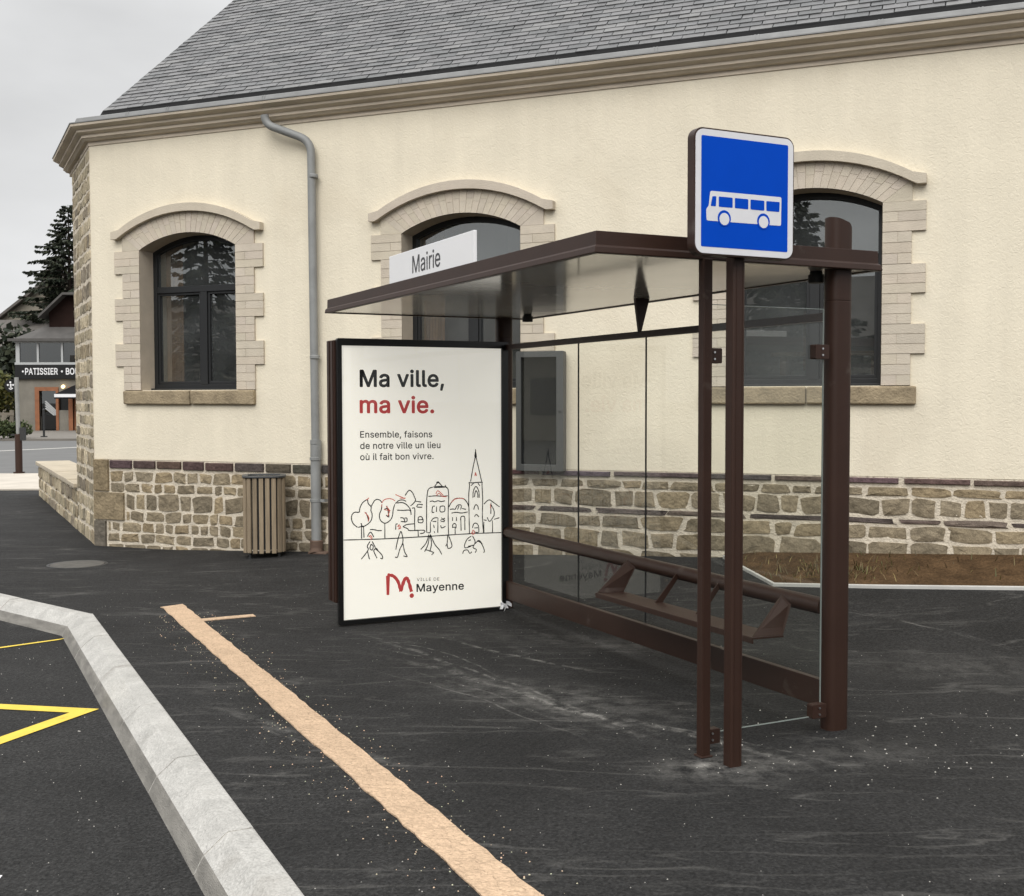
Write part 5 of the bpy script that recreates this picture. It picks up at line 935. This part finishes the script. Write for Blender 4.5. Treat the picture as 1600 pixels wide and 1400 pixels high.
# upper glazed storey
mb = MB()
mb.box(-.08, 9.08, -.10, .12, 3.40, 3.52)
for x in (-.04, 1.05, 2.30, 3.35, 3.58, 4.6, 5.7, 6.8, 7.9, 8.8): mb.box(x, x+.20 if x in (-.04, 3.35) else x+.10, -.06, .10, 3.52, 4.52)
mb.box(-.08, 9.08, -.09, .12, 4.52, 4.62); mb.box(-.08, .10, .12, 5, 3.40, 4.62)
up = mb.build('window_band', M_whiteframe, t)
mb = MB(); mb.box(.1, 8.9, .0, .01, 3.52, 4.52); mb.build('pane', G_far, up)
for x0, x1 in ((.3, .62), (.75, 1.0), (2.5, 3.2)):
    mb = MB(); mb.box(x0, x1, .3, .34, 3.5, 4.5); mb.build('curtain', M_curt, up)
mb = MB(); mb.hexa([(-.3, -.35, 4.62), (9.3, -.35, 4.62), (9.3, 8.2, 4.62), (-.3, 8.2, 4.62), (1.55, 1.6, 5.75), (8.0, 1.6, 5.75), (8.0, 6.5, 5.75), (1.55, 6.5, 5.75)]); mb.box(-.32, 9.32, -.38, -.28, 4.60, 4.74); rf = mb.build('roof', M_roofgrey, t)
# two dark gabled dormer roofs stepping up behind
def gabled(cx, y0, y1, hw, ze, zr, name):
    mb = MB(); mb.prism([[(cx-hw, ze-1.4), (cx-hw, ze), (cx-hw*.42, zr), (cx+hw*.42, zr), (cx+hw, ze), (cx+hw, ze-1.4)]], XZ, y0, y1); g = mb.build(name, M_gable, rf)
    mb = MB()
    for s_ in (-1, 1):
        mb.hexa([(cx+s_*(hw+.35), y0-.6, ze-.32), (cx+s_*hw*.40, y0-.6, zr+.02), (cx+s_*hw*.40, y1, zr+.02), (cx+s_*(hw+.35), y1, ze-.32), (cx+s_*(hw+.35), y0-.6, ze-.18), (cx+s_*hw*.40, y0-.6, zr+.16), (cx+s_*hw*.40, y1, zr+.16), (cx+s_*(hw+.35), y1, ze-.18)])
    mb.box(cx-hw*.40, cx+hw*.40, y0-.6, y1, zr+.04, zr+.16); mb.build('dormer_roof', M_roofgrey, g)
gabled(2.85, 1.0, 6.2, 1.55, 6.15, 7.0, 'dormer'); gabled(3.2, 4.2, 9.5, 1.6, 7.3, 8.1, 'dormer')
mb = MB(); A_ = [(2.55, -.9), (4.6, -.9)]
mb.hexa([(2.28, -1.0, 1.72), (4.6, -1.0, 1.72), (4.6, -.98, 1.72), (2.28, -.98, 1.72), (2.28, -1.0, 1.88), (4.6, -1.0, 1.88), (4.6, -.98, 1.88), (2.28, -.98, 1.88)], 1)
mb.hexa([(2.3, -.98, 1.86), (4.6, -.98, 1.86), (4.6, -.05, 2.30), (2.95, -.05, 2.30), (2.3, -.98, 1.88), (4.6, -.98, 1.88), (4.6, -.05, 2.34), (2.95, -.05, 2.34)], 0)
mb.box(2.28, 4.6, -1.004, -.976, 1.64, 1.72, 0); mb.build('awning', [M_awning, M_white], t)
mb = MB(); mb.tube([(2.42, -.12, 2.28), (2.42, -.22, 2.25)], .09, 14); mb.tube([(2.42, 0, 2.33), (2.42, -.17, 2.33)], .02, 8); mb.build('wall_lamp', M_lamp, t)
mb = MB(); mb.prism([disc(-.32, 2.33, .33, n=32)], lambda x, z, d: (x, d, z), -.06, .02, 0); mb.box(-.05, .02, -.03, -.01, 2.55, 2.60, 0)
for x, z, rx, rz in ((-.47, 2.36, .05, .05), (-.20, 2.36, .05, .05), (-.34, 2.50, .05, .05), (-.32, 2.36, .05, .07), (-.32, 2.25, .05, .04)): mb.flat([disc(x, z, rx, rz, 12)], XZ, -.066, 1)
stroke(mb, [(-.42, 2.19), (-.32, 2.14), (-.22, 2.20)], .05, XZ, -.066, 1); mb.build('blade_sign', [M_black, M_white], t, recalc=False)

t = thing('sign_pole', 'thin street pole with thick brown foot at the edge of the pale paving', 'pole', (px(28.5, 25.4), 25.4, .03))
mb = MB(); mb.tube([(0, 0, 0), (0, 0, .86)], .075, 14); mb.tube([(0, 0, 0), (0, 0, .03)], .12, 16); mb.build('foot_sleeve', M_brown, t)
mb = MB(); mb.tube([(0, 0, .86), (-.02, 0, 2.1)], .045, 12); mb.build('shaft', M_pipe, t)
mb = MB(); mb.box(.05, .15, -.05, .05, .72, 1.0); mb.box(-.16, .05, -.02, .02, .82, .86); mb.build('box', M_iron, t)
t = thing('bollard', 'slim dark bollard standing in front of the bakery door', 'bollard', (px(68.5, 49), 49, .10))
mb = MB(); mb.tube([(0, 0, 0), (0, 0, 1.15)], .045, 12); mb.tube([(0, 0, 1.15), (0, 0, 1.21)], [.045, .02], 12); mb.build('shaft', M_iron, t); mb = MB(); mb.tube([(0, 0, 0), (0, 0, .04)], .14, 14); mb.build('base', M_iron, t)

# houses left of the bakery
def house(label, x0, x1, y, depth, ze, zr, wins=(), ridge='x', name='house'):
    t = thing(name, label, 'house', (x0, y, .1)); W = x1-x0; mb = MB()
    if ridge == 'x': mb.box(0, W, 0, depth, -.2, ze)
    else: mb.prism([[(0, -.2), (0, ze), (W/2, zr), (W, ze), (W, -.2)]], XZ, 0, depth)
    mb.build('wall', M_house, t); mb = MB()
    if ridge == 'x':
        mb.prism([[(-.4, ze-.2), (depth/2, zr), (depth+.4, ze-.2), (depth+.4, ze), (depth/2, zr+.2), (-.4, ze)]], lambda p, q, d: (d, p, q), -.3, W+.3)
    else:
        mb.prism([[(-.5, ze-.35), (W/2, zr+.03), (W+.5, ze-.35), (W+.5, ze-.15), (W/2, zr+.25), (-.5, ze-.15)]], XZ, -.5, depth+.3)
    r_ = mb.build('roof', M_houseroof, t); mb = MB(); mb.box(W*.7, W*.7+.7, depth*.45, depth*.45+.6, zr-.6, zr+1.1); mb.build('chimney', M_house, r_)
    for x, z, w_, h_ in wins:
        mb = MB(); mb.prism([[(x, z), (x+w_, z), (x+w_, z+h_), (x, z+h_)], [(x+.08, z+.08), (x+.08, z+h_-.08), (x+w_-.08, z+h_-.08), (x+w_-.08, z+.08)]], XZ, -.06, .02); mb.box(x+w_/2-.03, x+w_/2+.03, -.04, .01, z+.08, z+h_-.08); f_ = mb.build('window', M_whiteframe, t)
        mb = MB(); mb.box(x+.08, x+w_-.08, -.02, -.01, z+.08, z+h_-.08); mb.build('pane', M_anth, f_)
    return t
house('beige gable-ended house behind the bakery roof, half hidden by the conifer', -36.2, -26.0, 80, 9, 6.3, 10.2, [(2.0, 3.2, 1.2, 1.4), (6.3, 3.2, 1.2, 1.4)], 'y')
house('long low weathered outbuilding at the left edge beside the bakery', -46, -29.6, 72, 7, 4.9, 6.6, [(9.0, 2.2, 1.1, 1.2), (13.2, 2.2, 1.1, 1.2)], 'x', 'outbuilding')
# greenery
def leaves(mb, c, r, n, size, cols, rg, shell=.5, squash=1):
    for i in range(n):
        while True:
            v = Vector((rg.uniform(-1, 1), rg.uniform(-1, 1), rg.uniform(-1, 1)))
            if shell < v.length < 1: break
        p = Vector((c[0]+v.x*r[0], c[1]+v.y*r[1], c[2]+v.z*r[2])); a = Vector((rg.gauss(0, 1), rg.gauss(0, 1), rg.gauss(0, 1))).normalized(); b = a.cross(Vector((rg.gauss(0, 1), rg.gauss(0, 1), rg.gauss(0, 1)))).normalized(); s_ = size*rg.uniform(.6, 1.3); q = rg.uniform(.6, 1.35); col = rg.choice(cols)
        mb.add([p-a*s_, p+b*s_*.55, p+a*s_, p-b*s_*.55], [(0, 1, 2, 3)], 0, False, tuple(x*q for x in col))
GD = [(.030, .038, .022), (.042, .048, .027), (.024, .032, .02)]; GY = [(.10, .105, .025), (.075, .085, .022), (.13, .12, .035)]; GM = [(.045, .06, .02), (.06, .075, .025), (.035, .05, .018)]
rg = random.Random(21)
def bush(name, label, cat, c, r, n, size, cols, boxy=False):
    t = thing(name, label, cat, (c[0], c[1], .1)); mb = MB()
    if boxy:
        for i in range(n):
            f = rg.choice('fts'); x, y, z = rg.uniform(-r[0], r[0]), rg.uniform(-r[1], r[1]), rg.uniform(0, r[2])
            if f == 'f': y = -r[1]+rg.gauss(0, .05)
            elif f == 't': z = r[2]+rg.gauss(0, .05)
            leaves(mb, (x, y, z), (.05, .05, .05), 1, size, cols, rg, 0)
        mb.box(-r[0]*.96, r[0]*.96, -r[1]*.85, r[1]*.85, 0, r[2]*.95, 0, cols[0])
    else:
        for i in range(7): leaves(mb, (rg.uniform(-.5, .5)*r[0], rg.uniform(-.5, .5)*r[1], r[2]*rg.uniform(.4, .75)), (r[0]*.6, r[1]*.6, r[2]*.45), n//7, size, cols, rg, .25)
    mb.build('foliage', M_leaf, t, recalc=False, merge=False)
    mb = MB(); mb.tube([(0, 0, 0), (0, 0, r[2]*.7)], [.08, .04], 8); mb.build('stem', M_bark, t)
bush('hedge', 'clipped dark green hedge at the far left beside the bakery wall', 'hedge', (-29.4, 58), (3.2, .6, 1.45), 4200, .11, GD, True)
bush('shrub', 'yellow-green loose shrub rising behind the clipped dark hedge', 'shrub', (-29.2, 62), (3.0, 1.5, 3.0), 3800, .17, GY)
bush('shrub', 'small green shrub at the kerb in front of the timber rail', 'shrub', (px(8, 47), 47.5), (.9, .6, .75), 900, .09, GM)
bush('shrub', 'dark evergreen bush between the gable-ended house and bakery roof', 'shrub', (px(40, 70), 70), (2.3, 2.0, 5.4), 3200, .24, GD)
t = thing('timber_rail', 'low weathered timber rail fence in front of the clipped hedge', 'fence', (px(20, 52), 52, .1))
for x in (-.1, -1.9, -3.7, -5.5):
    mb = MB(); mb.box(x, x+.14, -.07, .07, 0, 1.12); mb.build('post', M_fence, t)
for z in (.45, .88):
    mb = MB(); mb.box(-5.6, .1, -.1, -.071, z, z+.13); mb.build('rail', M_fence, t)
def conifer(label, x, y, h, spread, seed, z0=0.0, dens=1.0, start=.12):
    t = thing('conifer', label, 'tree', (x, y, z0)); rg = random.Random(seed)
    mb = MB(); mb.tube([(0, 0, -.3), (.05, 0, h*.5), (0, 0, h)], [.03*h*.6, .012*h, .01], 10); mb.build('trunk', M_bark, t)
    mb = MB(); nb = int(150*dens)
    for i in range(nb):
        f = start+(1-start)*(i/nb)**.9; zz = h*f; L_ = spread*(1-f)**.75*rg.uniform(.55, 1.15)+.25; a = i*2.399+rg.uniform(-.4, .4)
        d = Vector((cos(a), sin(a), 0)); sag = rg.uniform(.15, .4); pts = []
        for q in range(6):
            u = q/5; pts.append(Vector((d.x*L_*u, d.y*L_*u, zz+L_*(.18*u-sag*u*u+ .12*u**4))))
        mb.tube(pts, [.05*(1-.15*q)*min(1, L_/3) for q in range(6)], 4, 1, False, False)
        nk = int(L_*20*dens)+10
        for k in range(nk):
            u = rg.uniform(.1, 1)**.8; j = min(int(u*5), 4); p = pts[j].lerp(pts[j+1], u*5-j); s_ = Vector((-d.y, d.x, 0))*rg.choice((-1, 1))
            w_ = L_*.30*(1.05-u)*rg.uniform(.3, 1)+.18; e_ = p+s_*w_*.8+d*w_*.7+Vector((0, 0, -w_*rg.uniform(.15, .9)))
            r_ = (e_-p); nn = r_.cross(Vector((rg.gauss(0, 1), rg.gauss(0, 1), rg.gauss(0, 1)))).normalized()*rg.uniform(.05, .11); q = rg.uniform(.55, 1.4); c = rg.choice(GD)
            mb.add([p, p+r_*.5+nn, e_, p+r_*.5-nn], [(0, 1, 2, 3)], 0, False, tuple(v*q for v in c))
    mb.build('crown', [M_leaf, M_bark], t, recalc=False, merge=False); return t
conifer('tall dark conifer with drooping boughs rising behind the bakery roof', px(112, 76), 76, 14.4, 5.6, 4, 0, 1.3)
# what stands behind the viewer across the street and shows in the window glass
def BH(u, n): p = FO+uF*u-iF*n; return (p.x, p.y)
x, y = BH(-19.5, 27); conifer('tall conifer across the street that shows in the left window glass', x, y, 11, 3.2, 8, -.13, .9)
x, y = BH(2.5, 31); conifer('broad conifer across the street that shows in the right window glass', x, y, 9, 3.6, 15, -.13, .9)
t = thing('house', 'long pale house with grey roof across the street facing the town hall', 'house', (*BH(-32, 37), -.13), FYAW)
mb = MB(); mb.box(0, 48, -8, 0, 0, 4.2); mb.build('wall', M_house, t)
mb = MB(); mb.prism([[(.5, 4.0), (-4, 7.0), (-8.5, 4.0)]], lambda p, q, d: (d, p, q), -.4, 48.4); mb.build('roof', M_houseroof, t)
for i in range(9):
    mb = MB(); mb.box(2.5+5*i, 3.8+5*i, -.02, .04, 1.1, 2.7); mb.build('window', M_anth, t)

t = S2W(-3.72, .30, -.135)
mb = MB(); mb.add([(-.03, -.012, .001), (.03, -.016, .002), (.032, .014, .008), (-.028, .016, .004), (0, 0, .014)], [(0, 1, 4), (1, 2, 4), (2, 3, 4), (3, 0, 4)])
o = mb.build('paper_scrap', M_white, recalc=False); o.location = t; tag(o, 'small white scrap of paper lying on the road near the granite kerb', 'paper scrap')
